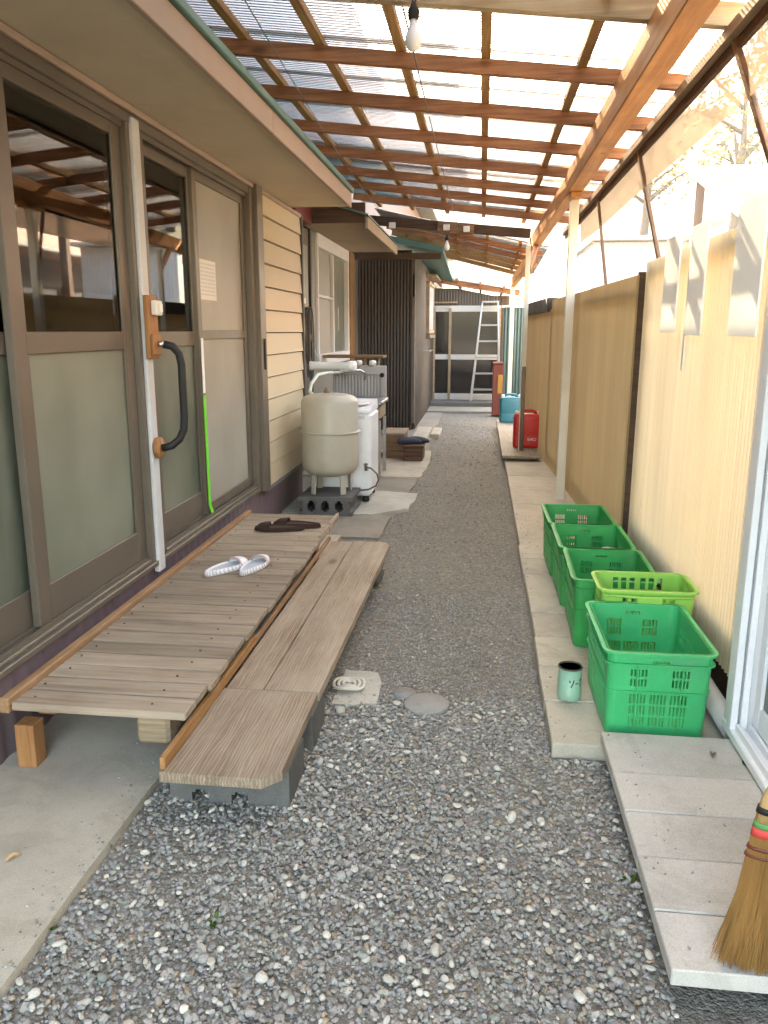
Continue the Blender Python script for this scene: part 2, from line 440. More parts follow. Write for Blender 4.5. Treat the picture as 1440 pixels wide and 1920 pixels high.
# ------------------------------------------------------------------ mesh helpers
class MB:
    def __init__(self):
        self.b = bmesh.new()
    def _pts(self, vs, fs, smooth=False):
        bv = [self.b.verts.new(v) for v in vs]
        out = []
        for f in fs:
            try:
                fc = self.b.faces.new([bv[i] for i in f]); fc.smooth = smooth; out.append(fc)
            except ValueError:
                pass
        return bv, out
    def box(self, x0, x1, y0, y1, z0, z1, bev=0.0, rot=None):
        vs = [(x, y, z) for z in (z0, z1) for y in (y0, y1) for x in (x0, x1)]
        if rot is not None:
            c = Vector(((x0 + x1) / 2, (y0 + y1) / 2, (z0 + z1) / 2))
            vs = [tuple(c + rot @ (Vector(v) - c)) for v in vs]
        bv, fs = self._pts(vs, [(0, 2, 3, 1), (4, 5, 7, 6), (0, 1, 5, 4), (2, 6, 7, 3), (0, 4, 6, 2), (1, 3, 7, 5)])
        if bev:
            es = list({e for f in fs for e in f.edges})
            bmesh.ops.bevel(self.b, geom=es, offset=bev, segments=1, affect='EDGES', profile=.5)
        return self
    def bar(self, p, q, w, h, bev=0.0, upv=(0, 0, 1)):
        """rectangular bar from p to q, w across, h along upv"""
        p = Vector(p); q = Vector(q); d = (q - p).normalized()
        u = Vector(upv); s = d.cross(u).normalized(); u = s.cross(d).normalized()
        vs = [tuple(c + s * a * w / 2 + u * b_ * h / 2) for c in (p, q) for a, b_ in ((-1, -1), (1, -1), (1, 1), (-1, 1))]
        bv, fs = self._pts(vs, [(3, 2, 1, 0), (4, 5, 6, 7), (0, 1, 5, 4), (1, 2, 6, 5), (2, 3, 7, 6), (3, 0, 4, 7)])
        if bev:
            es = list({e for f in fs for e in f.edges})
            bmesh.ops.bevel(self.b, geom=es, offset=bev, segments=1, affect='EDGES', profile=.5)
        return self
    def tube(self, pts, r, n=8, cap=True, smooth=True):
        pts = [Vector(p) for p in pts]
        rs = r if isinstance(r, (list, tuple)) else [r] * len(pts)
        rings = []
        prev = None
        for i, p in enumerate(pts):
            d = (pts[min(i + 1, len(pts) - 1)] - pts[max(i - 1, 0)]).normalized()
            if prev is None:
                a = Vector((0, 0, 1)) if abs(d.z) < .9 else Vector((1, 0, 0))
                s = d.cross(a).normalized()
            else:
                s = (prev - d * prev.dot(d)).normalized()
            prev = s
            t = d.cross(s)
            rings.append([self.b.verts.new(p + (s * math.cos(2 * PI * k / n) + t * math.sin(2 * PI * k / n)) * rs[i]) for k in range(n)])
        for a, b_ in zip(rings, rings[1:]):
            for k in range(n):
                f = self.b.faces.new((a[k], a[(k + 1) % n], b_[(k + 1) % n], b_[k])); f.smooth = smooth
        if cap:
            self.b.faces.new(rings[0][::-1]); self.b.faces.new(rings[-1])
        return self
    def lathe(self, prof, c=(0, 0, 0), n=28, smooth=True, axis='z'):
        rings = []
        for r, z in prof:
            ring = []
            for k in range(n):
                a = 2 * PI * k / n
                v = (r * math.cos(a), r * math.sin(a), z)
                if axis == 'y':
                    v = (v[0], v[2], v[1])
                elif axis == 'x':
                    v = (v[2], v[0], v[1])
                ring.append(self.b.verts.new((c[0] + v[0], c[1] + v[1], c[2] + v[2])))
            rings.append(ring)
        for a, b_ in zip(rings, rings[1:]):
            for k in range(n):
                f = self.b.faces.new((a[k], a[(k + 1) % n], b_[(k + 1) % n], b_[k])); f.smooth = smooth
        self.b.faces.new(rings[0][::-1]); self.b.faces.new(rings[-1])
        return self
    def prism(self, poly, z0, z1):
        """vertical prism over an xy polygon"""
        n = len(poly)
        vs = [(x, y, z0) for x, y in poly] + [(x, y, z1) for x, y in poly]
        self._pts(vs, [tuple(range(n))[::-1], tuple(range(n, 2 * n))] + [(i, (i + 1) % n, n + (i + 1) % n, n + i) for i in range(n)])
        return self
    def grid(self, fn, nu, nv, smooth=True):
        vv = [[self.b.verts.new(fn(i / nu, j / nv)) for j in range(nv + 1)] for i in range(nu + 1)]
        for i in range(nu):
            for j in range(nv):
                f = self.b.faces.new((vv[i][j], vv[i + 1][j], vv[i + 1][j + 1], vv[i][j + 1])); f.smooth = smooth
        return self
    def lattice(self, us, vs, solid, fn, t0, t1, closed=False, smooth=False):
        """sheet with real holes: solid(i,j) cells between breakpoints; fn(u,v,t) -> point"""
        nu, nv = len(us) - 1, len(vs) - 1
        cache = {}
        def V(i, j, k):
            if closed:
                i %= nu
            key = (i, j, k)
            if key not in cache:
                cache[key] = self.b.verts.new(fn(us[i], vs[j], t1 if k else t0))
            return cache[key]
        def S(i, j):
            if closed:
                i %= nu
            return 0 <= i < nu and 0 <= j < nv and solid(i, j)
        def F(*v):
            try:
                f = self.b.faces.new(v); f.smooth = smooth
            except ValueError:
                pass
        for i in range(nu):
            for j in range(nv):
                if not S(i, j):
                    continue
                F(V(i, j, 1), V(i + 1, j, 1), V(i + 1, j + 1, 1), V(i, j + 1, 1))
                F(V(i, j, 0), V(i, j + 1, 0), V(i + 1, j + 1, 0), V(i + 1, j, 0))
                if not S(i - 1, j): F(V(i, j, 0), V(i, j, 1), V(i, j + 1, 1), V(i, j + 1, 0))
                if not S(i + 1, j): F(V(i + 1, j, 0), V(i + 1, j + 1, 0), V(i + 1, j + 1, 1), V(i + 1, j, 1))
                if not S(i, j - 1): F(V(i, j, 0), V(i + 1, j, 0), V(i + 1, j, 1), V(i, j, 1))
                if not S(i, j + 1): F(V(i, j + 1, 0), V(i, j + 1, 1), V(i + 1, j + 1, 1), V(i + 1, j + 1, 0))
        return self
    def mesh(self, name, off=(0, 0, 0), fix=True):
        if any(off):
            bmesh.ops.translate(self.b, verts=self.b.verts, vec=(-off[0], -off[1], -off[2]))
        if fix:
            bmesh.ops.recalc_face_normals(self.b, faces=self.b.faces)
        me = bpy.data.meshes.new(name)
        self.b.to_mesh(me); self.b.free()
        return me

def link(name, me, m=None, parent=None):
    o = bpy.data.objects.new(name, me)
    COL.objects.link(o)
    if m is not None and not me.materials:
        me.materials.append(MT[m])
    if parent is not None:
        o.parent = parent
    return o

def wloc(o):
    v = Vector((0, 0, 0))
    while o is not None:
        v = v + Vector(o.location); o = o.parent
    return v

def part(name, mb, m, parent, local=False, at=None, fix=True):
    """one part mesh; coordinates are world unless local; at = its own origin (world)"""
    base = wloc(parent)
    if local:
        return link(name, mb.mesh(name, fix=fix), m, parent)
    if at is None:
        return link(name, mb.mesh(name, tuple(base), fix), m, parent)
    o = link(name, mb.mesh(name, at, fix), m, parent)
    o.location = Vector(at) - base
    return o

def tag(o, label, cat, group=None, kind=None):
    if label: o['label'] = label
    if cat: o['category'] = cat
    if group: o['group'] = group
    if kind: o['kind'] = kind
    return o

def thing(name, label, cat, loc=(0, 0, 0), rz=0.0, group=None):
    o = bpy.data.objects.new(name, None)
    o.empty_display_size = .1
    COL.objects.link(o)
    o.location = loc
    o.rotation_euler = (0, 0, rz)
    return tag(o, label, cat, group)

def solo(name, mb, m, label, cat, loc, group=None, fix=True):
    o = link(name, mb.mesh(name, loc, fix), m)
    o.location = loc
    return tag(o, label, cat, group)

def struct(name, mb, m, loc=(0, 0, 0), fix=True):
    o = link(name, mb.mesh(name, loc, fix), m)
    o.location = loc
    o['kind'] = 'structure'
    return o

def copy_tree(o, parent=None):
    c = o.copy(); COL.objects.link(c)
    if parent is not None:
        c.parent = parent
    for ch in list(o.children):
        copy_tree(ch, c)
    return c

def corr(p, q, z0, z1, pitch=.032, amp=.008, seg=6, topfn=None):
    """vertical corrugated sheet standing on the line p-q (xy)"""
    p = Vector(p); q = Vector(q); L = (q - p).length; d = (q - p) / L; nrm = Vector((-d.y, d.x))
    n = max(4, int(L / pitch * seg))
    mb = MB()
    def fn(u, v):
        s = u * L
        o = math.sin(s / pitch * 2 * PI) * amp
        zt = topfn(u) if topfn else z1
        c = p + d * s + nrm * o
        return (c.x, c.y, z0 + (zt - z0) * v)
    return mb.grid(fn, n, 3)

# ================================================================== SETTING
mb = MB(); mb.box(-150, 150, -60, 250, -.35, -.03)
struct('ground', mb, 'soil')
def gfn(u, v):
    x = -1.7 + 2.75 * u; y = -.6 + 15.4 * v
    return (x, y, -.0065 + .004 * math.sin(x * 5.1 + y * 1.7) * math.sin(y * 2.3))
mb = MB(); mb.grid(gfn, 40, 160)
struct('gravel_path', mb, 'soil')

def poly_slab(name, poly, z0, z1, m, sub=None):
    mb = MB(); mb.prism(poly, z0, z1)
    return struct(name, mb, m)
def wob(p, q, n, a):
    out = []
    for i in range(n):
        t = i / n
        out.append((p[0] + (q[0] - p[0]) * t + random.uniform(-a, a), p[1] + (q[1] - p[1]) * t + random.uniform(-a, a)))
    return out
poly_slab('pavement', [(-1.42, -.6)] + wob((-.955, -.6), (-.905, 1.95), 14, .004) + wob((-.905, 1.95), (-.86, 4.9), 10, .004) + [(-.86, 4.9), (-1.42, 4.9)], -.08, .022, 'concrete')
poly_slab('pavement', [(-1.42, 4.905)] + wob((-.62, 4.905), (-.60, 5.52), 5, .008) + [(-.60, 5.52), (-1.42, 5.52)], -.08, .012, 'concrete_dark')
poly_slab('pavement', [(-1.42, 5.525)] + wob((-.76, 5.525), (-.50, 5.75), 5, .01) + wob((-.50, 5.75), (-.47, 6.32), 5, .012) + wob((-.47, 6.32), (-.74, 6.38), 4, .01) + [(-.74, 6.38), (-1.42, 6.38)], -.08, .02, 'concrete_pale')
poly_slab('pavement', [(-1.62, 6.385)] + wob((-.55, 6.385), (-.53, 7.05), 5, .012) + [(-.53, 7.05), (-1.62, 7.05)], -.08, .008, 'concrete_dark')
poly_slab('pavement', [(-1.62, 7.055)] + wob((-.52, 7.055), (-.48, 7.6), 5, .012) + wob((-.48, 7.6), (-.52, 8.7), 6, .012) + [(-.52, 8.7), (-1.62, 8.7)], -.08, .018, 'concrete')
poly_slab('pavement', [(-1.62, 8.705)] + wob((-.55, 8.705), (-.6, 13.0), 14, .03) + [(-.6, 13.0), (-1.62, 13.0)], -.08, .010, 'concrete_dark')
poly_slab('doorstep', [(-.86, 13.05), (.40, 13.05), (.40, 14.52), (-.86, 14.52)], -.08, .03, 'concrete_dark')
mb = MB(); mb.box(-.95, .33, 13.9, 14.5, .03, .10, .006)
struct('doorstep', mb, 'block')
# little square of concrete beside the step board
poly_slab('pavement', wob((-.49, 2.60), (-.345, 2.60), 4, .008) + wob((-.335, 2.62), (-.345, 2.84), 4, .006) + wob((-.36, 2.88), (-.50, 2.89), 4, .008) + wob((-.50, 2.89), (-.49, 2.60), 4, .008), -.05, .001, 'concrete_pale')

# paving slabs along the right-hand side: one setting object, every slab a part
pv = bpy.data.objects.new('pavement', None); COL.objects.link(pv); pv['kind'] = 'structure'
ys = [2.322, 2.625, 2.92, 3.22, 3.52, 3.82, 4.12, 4.42, 4.72]
for a, b in zip(ys, ys[1:]):
    j = random.uniform(-.004, .004)
    mb = MB(); mb.box(.255 + j, .853 + j, a + .002, b - .002, -.03, .048 + random.uniform(-.004, .003), .004)
    part('paving_slab', mb, 'slab', pv, at=(.555, (a + b) / 2, .02))
y = 4.72
for L in (1.2, 1.2, 1.0):
    mb = MB(); mb.box(.262, .80, y + .002, y + L - .003, -.03, .042, .004)
    part('paving_slab', mb, 'slab', pv, at=(.55, y + L / 2, .02)); y += L
# raised near slabs
yn = [1.365, 1.53, 1.71, 1.895, 2.08, 2.315]
pn = bpy.data.objects.new('pavement', None); COL.objects.link(pn); pn['kind'] = 'structure'
for i, (a, b) in enumerate(zip(yn, yn[1:])):
    j = .392 + .008 * math.sin(i * 2.1)
    mb = MB(); mb.box(.398, .80, a + .0012, b - .0012, .062, .100 + (.0015 if i % 2 else 0), .003)
    part('paving_slab', mb, 'slab2', pn, at=(.6, (a + b) / 2, .08))

# far bits of kerb by the shed
for i, (x0, x1, y0, y1, z) in enumerate([(-.80, -.62, 9.3, 10.5, .05), (-.60, -.49, 9.9, 10.6, .03), (-.72, -.58, 8.35, 8.9, .03)]):
    mb = MB(); mb.box(x0, x1, y0, y1, -.03, z + .02, .008)
    solo('kerb_stone', mb, 'concrete', ['long flat concrete kerb stone at the foot of the dark shed wall', 'small pale concrete kerb stone lying beside the gravel near the shed', 'low concrete kerb stone just beyond the dark shoe box'][i], 'kerb stone', ((x0 + x1) / 2, (y0 + y1) / 2, 0), 'kerb stones by the shed')

# ------------------------------------------------------------------ gravel
def ico(sub):
    b = bmesh.new(); bmesh.ops.create_icosphere(b, subdivisions=sub, radius=1.0)
    v = np.array([x.co[:] for x in b.verts]); f = np.array([[y.index for y in x.verts] for x in b.faces]); b.free()
    return v, f
ICO = {1: ico(1), 2: ico(2)}
def scatter(name, xy, z, rad, colr, sub, flat=(.45, .75), parent=None):
    V0, F0 = ICO[sub]
    n = len(xy); nv = len(V0)
    # several irregular prototypes
    protos = []
    for k in range(8):
        dirs = rng.normal(size=(5, 3)); dirs /= np.linalg.norm(dirs, axis=1)[:, None]
        amp = rng.uniform(-.42, .38, 5)
        s = 1 + sum(a * np.clip(V0 @ d, 0, 1) ** 2 for a, d in zip(amp, dirs)) + rng.normal(0, .04, nv)
        protos.append(V0 * s[:, None])
    protos = np.array(protos)
    P = protos[rng.integers(0, 8, n)]
    sc = np.stack([rng.uniform(.8, 1.45, n), rng.uniform(.7, 1.1, n), rng.uniform(*flat, n)], 1) * rad[:, None]
    P = P * sc[:, None, :]
    tx = rng.normal(0, .30, n); ty = rng.normal(0, .30, n); a = rng.uniform(0, 2 * PI, n)
    c, s = np.cos(tx)[:, None], np.sin(tx)[:, None]
    P = np.stack([P[..., 0], P[..., 1] * c - P[..., 2] * s, P[..., 1] * s + P[..., 2] * c], -1)
    c, s = np.cos(ty)[:, None], np.sin(ty)[:, None]
    P = np.stack([P[..., 0] * c + P[..., 2] * s, P[..., 1], -P[..., 0] * s + P[..., 2] * c], -1)
    c, s = np.cos(a)[:, None], np.sin(a)[:, None]
    P = np.stack([P[..., 0] * c - P[..., 1] * s, P[..., 0] * s + P[..., 1] * c, P[..., 2]], -1)
    P[..., 0] += xy[:, 0:1]; P[..., 1] += xy[:, 1:2]; P[..., 2] += z[:, None]
    verts = P.reshape(-1, 3)
    faces = (F0[None] + (np.arange(n) * nv)[:, None, None]).reshape(-1, 3)
    me = bpy.data.meshes.new(name)
    me.vertices.add(len(verts)); me.vertices.foreach_set('co', verts.astype(np.float32).ravel())
    me.loops.add(faces.size); me.loops.foreach_set('vertex_index', faces.astype(np.int32).ravel())
    me.polygons.add(len(faces))
    me.polygons.foreach_set('loop_start', np.arange(0, faces.size, 3, dtype=np.int32))
    me.polygons.foreach_set('loop_total', np.full(len(faces), 3, dtype=np.int32))
    me.polygons.foreach_set('use_smooth', np.full(len(faces), False, dtype=bool))
    at = me.attributes.new('col', 'FLOAT_COLOR', 'POINT')
    cc = np.repeat(np.concatenate([colr, np.ones((n, 1))], 1), nv, axis=0)
    at.data.foreach_set('color', cc.astype(np.float32).ravel())
    me.update(calc_edges=True); me.validate()
    o = link(name, me, 'stone', parent)
    o['kind'] = 'stuff'
    return o
def left_edge(y):
    return np.interp(y, [-1, 1.95, 4.9, 4.91, 5.55, 6.3, 6.4, 7.6, 9, 13], [-.955, -.905, -.86, -.61, -.60, -.46, -.55, -.48, -.53, -.60])
def right_edge(y):
    return np.where(y < 1.33, 1.3, np.where(y < 2.31, .42, np.where(y < 8, .255, .24)))
def stones_col(n, white):
    g = rng.uniform(.19, .365, n)
    hue = rng.normal(0, .012, (n, 3)) + np.array([.004, 0, -.006])
    c = g[:, None] * (1 + hue * 2.2) * np.array([1.05, 1.0, .90])
    w = rng.random(n) < white
    cw = np.stack([rng.uniform(.40, .58, n)] * 3, 1) * np.array([1, .91, .77])
    c[w] = cw[w]
    t = (rng.random(n) < .06) & ~w
    c[t] = np.array([.34, .26, .18]) * rng.uniform(.7, 1.2, (t.sum(), 1))
    return np.clip(c, .02, .8), w
def field(name, n, y0, y1, r0, r1, white, sub, zoff, clump=0.0):
    y = rng.uniform(y0, y1, n); x = rng.uniform(-1.0, 1.1, n)
    ok = (x > left_edge(y) + .006 - np.where(y > 4.9, rng.random(n) ** 3 * .09, 0)) & (x < right_edge(y) - .004)
    # clear the lids and the square patch
    for cx_, cy_, rr in ((-.158, 2.63, .085), (-.248, 2.715, .05)):
        ok &= (x - cx_) ** 2 + (y - cy_) ** 2 > rr * rr
    ok &= ~((x > -.50) & (x < -.34) & (y > 2.6) & (y < 2.89) & (rng.random(n) < .80))
    x, y = x[ok], y[ok]; n = len(x)
    col, w = stones_col(n, white)
    rad = rng.uniform(r0, r1, n) * np.where(rng.random(n) < .12, 1.4, 1.0)
    rad[w] *= 1.12
    z = zoff + rng.uniform(-.006, .010, n) + np.where(w, .004, 0) + rad * .25
    return scatter(name, np.stack([x, y], 1), z, rad, col, sub)
field('gravel', 1300, .95, 2.75, .0056, .0086, .40, 2, -.005)
field('gravel', 50000, .95, 2.7, .0036, .0076, .028, 1, -.009)
field('gravel', 26000, .95, 3.2, .0018, .0034, .03, 1, -.006)
field('gravel', 28000, 2.3, 3.9, .0028, .0056, .012, 1, -.010)
field('gravel', 20000, 3.4, 6.5, .0028, .0052, .005, 1, -.011)
field('gravel', 9000, 6.0, 12.9, .0035, .0065, .004, 1, -.011)

n = 420
y = rng.uniform(1.0, 4.2, n); d = np.abs(rng.exponential(.045, n))
x = left_edge(y) - d
sp = [np.stack([x, y], 1)]; zz = [np.full(n, .024)]
y2 = rng.uniform(2.35, 5.6, 160); x2 = .262 + np.abs(rng.exponential(.06, 160)); sp.append(np.stack([x2, y2], 1)); zz.append(np.full(160, .0495))
y3 = rng.uniform(1.4, 2.3, 45); x3 = .41 + np.abs(rng.exponential(.10, 45)); sp.append(np.stack([x3, y3], 1)); zz.append(np.full(45, .1025))
sp = np.concatenate(sp); zz = np.concatenate(zz); cl, w_ = stones_col(len(sp), .05)
keep = (sp[:, 0] < .75) & ~((sp[:, 0] > .29) & (sp[:, 1] > 2.4) & (sp[:, 1] < 4.6)) & ~((sp[:, 0] > .45) & (sp[:, 1] < 1.5))
scatter('gravel', sp[keep], zz[keep], rng.uniform(.0012, .0042, len(sp))[keep], cl[keep], 1)
def weeds(name, spots):
    vs, fs, cs = [], [], []
    for (cx0, cy0, cz0, n, r) in spots:
        for k in range(n):
            a = random.uniform(0, 2 * PI); q = r * random.random() ** .7
            bx, by = cx0 + math.cos(a) * q, cy0 + math.sin(a) * q
            L = random.uniform(.008, .022); b = random.uniform(0, 2 * PI); wd = L * .28; lean = random.uniform(.3, 1.0) * L
            dx, dy = math.cos(b), math.sin(b); i = len(vs)
            vs += [(bx - dy * wd * .5, by + dx * wd * .5, cz0), (bx + dy * wd * .5, by - dx * wd * .5, cz0), (bx + dx * lean * .6 + dy * wd, by + dy * lean * .6 - dx * wd, cz0 + L * .6), (bx + dx * lean, by + dy * lean, cz0 + L * .7), (bx + dx * lean * .6 - dy * wd, by + dy * lean * .6 + dx * wd, cz0 + L * .6)]
            fs.append((i, i + 1, i + 2, i + 3, i + 4)); f = random.uniform(.6, 1.3); cs += [(.075 * f, .13 * f, .03 * f, 1)] * 5
    me = bpy.data.meshes.new(name); me.from_pydata(vs, [], fs)
    at = me.attributes.new('col', 'FLOAT_COLOR', 'POINT'); at.data.foreach_set('color', np.array(cs, dtype=np.float32).ravel())
    o = link(name, me, 'leaf'); o['kind'] = 'stuff'
    return o
weeds('weeds', [(-.932, 1.42, .0, 34, .03), (-.922, 1.72, .0, 12, .015), (-.56, 1.50, -.004, 9, .02), (.385, 1.75, .0, 10, .015), (.78, 2.16, .10, 14, .015)])

# ================================================================== HOUSE (left)
H = thing('house', 'long low house with bronze sliding doors, cream siding and beige eave along the left', 'house', (-1.4, 3, 0))
XW = -1.40
# foundation cladding with shallow ribs
p_ = corr((-1.405, -1.0), (-1.405, 6.25), 0.0, .30, .085, .0035, 4)
part('foundation_cladding', p_, 'found', H)
mb = MB(); mb.box(-1.60, -1.415, -1.0, 6.25, -.1, .295)
part('foundation', mb, 'concrete_dark', H)
# sill: stepped aluminium rails
mb = MB()
mb.box(-1.50, -1.375, -1.0, 5.02, .298, .318, .002)
mb.box(-1.50, -1.392, -1.0, 5.02, .318, .332, .002)
for x in (-1.402, -1.432, -1.462, -1.490):
    mb.box(x - .006, x + .002, -1.0, 5.02, .332, .349)
part('door_sill', mb, 'sill', H)
# head rails
mb = MB()
mb.box(-1.50, -1.385, -1.0, 5.02, 2.085, 2.125, .003)
for x in (-1.405, -1.435, -1.465):
    mb.box(x - .005, x + .003, -1.0, 5.02, 2.065, 2.085)
part('door_head', mb, 'alu', H)
mb = MB(); mb.box(-1.50, -1.372, -1.0, 6.25, 2.127, 2.152, .003)
part('wall_plate', mb, 'fascia', H)

def leaf(y0, y1, x, stile=.05, clear='glass', low='frost', mid=(1.225, 1.295), bot=.47, m='alu'):
    z0, z1 = .345, 2.072
    t = .014
    mb = MB()
    mb.box(x - t, x + t, y0, y0 + stile, z0, z1, .003)
    mb.box(x - t, x + t, y1 - stile, y1, z0, z1, .003)
    mb.box(x - t + .001, x + t - .001, y0 + stile, y1 - stile, z0, bot, .002)
    mb.box(x - t + .001, x + t - .001, y0 + stile, y1 - stile, mid[0], mid[1], .002)
    mb.box(x - t + .001, x + t - .001, y0 + stile, y1 - stile, z1 - .05, z1, .002)
    # glazing beads
    for ya in (y0 + stile, y1 - stile - .008):
        mb.box(x + t - .006, x + t - .002, ya, ya + .008, bot, z1 - .05)
    d = part('sliding_door', mb, m, H, at=(x, (y0 + y1) / 2, z0))
    g = MB(); g.box(x - .003, x + .003, y0 + stile - .003, y1 - stile + .003, mid[1] - .003, z1 - .048)
    part('glass_pane', g, clear, d)
    g = MB(); g.box(x - .003, x + .003, y0 + stile - .003, y1 - stile + .003, bot - .003, mid[0] + .003)
    part('frosted_pane', g, low, d)
    return d
leaf(.70, 1.62, -1.425)
leaf(1.55, 2.42, -1.455)
leaf(2.33, 3.19, -1.425, .075)
leaf(3.37, 4.05, -1.455, .055)
d4 = leaf(4.00, 4.86, -1.432, .05, 'frost2', 'frost2', (1.255, 1.30), .40)
leaf(4.02, 4.84, -1.475, .05, 'frost2', 'frost2')
# posts between the doors
mb = MB(); mb.box(-1.50, -1.385, 3.192, 3.222, .30, 2.085, .003); mb.box(-1.50, -1.392, 3.300, 3.368, .30, 2.085, .003)
part('door_jamb', mb, 'alu', H)
mb = MB(); mb.box(-1.50, -1.40, 3.224, 3.298, .29, 2.125)
part('door_post', mb, 'fascia', H)
mb = MB(); mb.box(-1.398, -1.372, 3.226, 3.292, .265, 2.11, .004)
part('vinyl_strip', mb, 'pvc', H)
mb = MB(); mb.box(-1.50, -1.378, 4.868, 4.93, .30, 2.125, .003); mb.box(-1.50, -1.352, 4.932, 5.06, .285, 2.15, .004)
f_ = part('shutter_box_frame', mb, 'alu', H)
mb = MB(); mb.box(-1.3518, -1.344, 4.985, 5.012, 1.06, 1.25, .002); part('finger_pull', mb, 'black', f_)
# cream shutter case: every board its own piece
sc_ = MB(); sc_.box(-1.52, -1.398, 5.062, 6.235, .27, 2.15)
case = part('shutter_case', sc_, 'darkmetal', H)
nb = 13; zb = .285; hb = (2.145 - zb) / nb
for i in range(nb):
    z = zb + i * hb
    mb = MB()
    # clapboard: bottom edge stands proud
    x0, y0, y1 = -1.397, 5.064, 6.228
    vs = [(x0, y0, z), (x0 + .022, y0, z + .004), (x0 + .020, y0, z + .012), (x0 + .010, y0, z + hb - .005), (x0, y0, z + hb - .005)]
    vs2 = [(a, y1, c) for a, _, c in vs]
    n = 5
    mb._pts(vs + vs2, [tuple(range(n))[::-1], tuple(range(n, 2 * n))] + [(k, (k + 1) % n, n + (k + 1) % n, n + k) for k in range(n)])
    part('siding_board', mb, 'siding', case, at=(-1.39, 5.65, z))
mb = MB(); mb.box(-1.50, -1.368, 6.230, 6.262, .27, 2.15, .003); part('corner_trim', mb, 'darkmetal', H)
mb = MB(); mb.box(-1.52, -1.372, 5.06, 6.262, .262, .282, .002); part('siding_base', mb, 'greymetal', H)
# soffit in boards, slightly crooked joint at y 3.55
def soffit(name, pts, z0, z1):
    mb = MB(); mb.prism(pts, z0, z1); part(name, mb, 'soffit', H)
soffit('soffit_board', [(-1.40, -1.0), (-.955, -1.0), (-.955, 3.42), (-1.13, 3.33), (-1.18, 3.30), (-1.40, 3.215)], 2.155, 2.168)
soffit('soffit_board', [(-1.40, 3.219), (-1.18, 3.304), (-1.13, 3.334), (-.955, 3.424), (-.955, 5.86), (-1.40, 5.86)], 2.155, 2.168)
mb = MB(); mb.box(-.955, -.932, -1.0, 3.70, 2.142, 2.238, .003); part('fascia_board', mb, 'fascia', H, at=(-.94, 1.3, 2.19))
mb = MB(); mb.box(-.955, -.932, 3.702, 5.88, 2.142, 2.238, .003); part('fascia_board', mb, 'fascia', H, at=(-.94, 4.8, 2.19))
mb = MB(); mb.box(-1.42, -.956, 5.862, 5.882, 2.150, 2.236, .003); part('fascia_end', mb, 'soffit', H)
mb = MB(); mb.box(-.958, -.915, -1.0, 5.90, 2.240, 2.272, .004); part('drip_edge', mb, 'teal', H)
# low metal roof and the upper storey whose shade falls on the passage
mb = MB()
mb._pts([(-.93, -1, 2.273), (-.93, 5.9, 2.273), (-1.46, 5.9, 2.45), (-1.46, -1, 2.45), (-.93, -1, 2.255), (-.93, 5.9, 2.255), (-1.46, 5.9, 2.43), (-1.46, -1, 2.43)],
        [(0, 1, 2, 3), (7, 6, 5, 4), (0, 4, 5, 1), (1, 5, 6, 2), (2, 6, 7, 3), (3, 7, 4, 0)])
part('lower_roof', mb, 'teal', H)
mb = MB(); mb.box(-8.0, -1.46, -1.0, 6.25, 2.21, 3.82); mb.box(-8.0, -1.46, 6.252, 30.0, 2.64, 3.82); part('upper_wall', mb, 'upper', H)
mb = MB()
EX, EZ = -1.12, 3.89
mb._pts([(EX, -1.5, EZ), (EX, 31, EZ), (-4.6, 31, 5.3), (-4.6, -1.5, 5.3), (-8.6, -1.5, EZ), (-8.6, 31, EZ),
         (EX, -1.5, EZ - .07), (EX, 31, EZ - .07), (-8.6, 31, EZ - .07), (-8.6, -1.5, EZ - .07)],
        [(0, 1, 2, 3), (3, 2, 5, 4), (0, 6, 7, 1), (4, 5, 8, 9), (6, 9, 8, 7), (0, 3, 4, 9, 6), (1, 7, 8, 5, 2)])
part('upper_roof', mb, 'darkmetal', H)
# the room behind the glass
mb = MB()
mb.box(-3.6, -1.52, -1.0, 6.2, .30, .36)
part('room_floor', mb, 'tatami', H)
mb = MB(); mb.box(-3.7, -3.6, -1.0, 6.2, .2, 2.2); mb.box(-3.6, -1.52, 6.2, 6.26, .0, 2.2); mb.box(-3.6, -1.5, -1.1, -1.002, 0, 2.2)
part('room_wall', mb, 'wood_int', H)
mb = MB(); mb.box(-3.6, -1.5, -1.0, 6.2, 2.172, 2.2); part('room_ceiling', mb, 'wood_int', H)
mb = MB(); mb.box(-1.60, -1.53, 3.2, 3.3, .36, 2.17); part('inner_post', mb, 'wood_int', H)
def cur(y0, y1):
    mb = MB()
    mb.grid(lambda u, v: (-1.56 + .012 * math.sin(u * (y1 - y0) / .09 * 2 * PI), y0 + (y1 - y0) * u, .37 + 1.78 * v), 60, 3)
    part('curtain', mb, 'curtain', H)
cur(4.02, 5.0)
cur(3.9, 4.05)

# kitchen wing, set back
mb = MB(); mb.box(-1.72, -1.60, 6.265, 7.0, 0, 2.21); mb.box(-1.72, -1.60, 7.57, 10.58, 0, .955); mb.box(-1.72, -1.60, 7.57, 7.86, .955, 2.21)
mb.box(-1.72, -1.60, 9.72, 10.58, .955, 2.21)
mb.box(-1.60, -1.41, 6.240, 6.265, 0, 2.15)
part('kitchen_wall', mb, 'greymetal', H)
mb = MB(); mb.box(-1.68, -1.605, 7.002, 7.568, .15, 2.20, .003); kd = part('kitchen_door', mb, 'trim', H)
mb = MB(); mb.box(-1.604, -1.600, 7.30, 7.50, 1.25, 2.05); part('glass_pane', mb, 'frost', kd)
mb = MB(); mb.box(-1.604, -1.596, 7.04, 7.26, 1.25, 2.05); part('door_panel', mb, 'greymetal', kd)
mb = MB(); mb.box(-1.66, -1.585, 7.57, 7.62, .0, 2.21, .003); part('dark_post', mb, 'darkmetal', H)
mb = MB()
mb.box(-1.66, -1.575, 7.862, 9.718, 2.085, 2.21, .003)
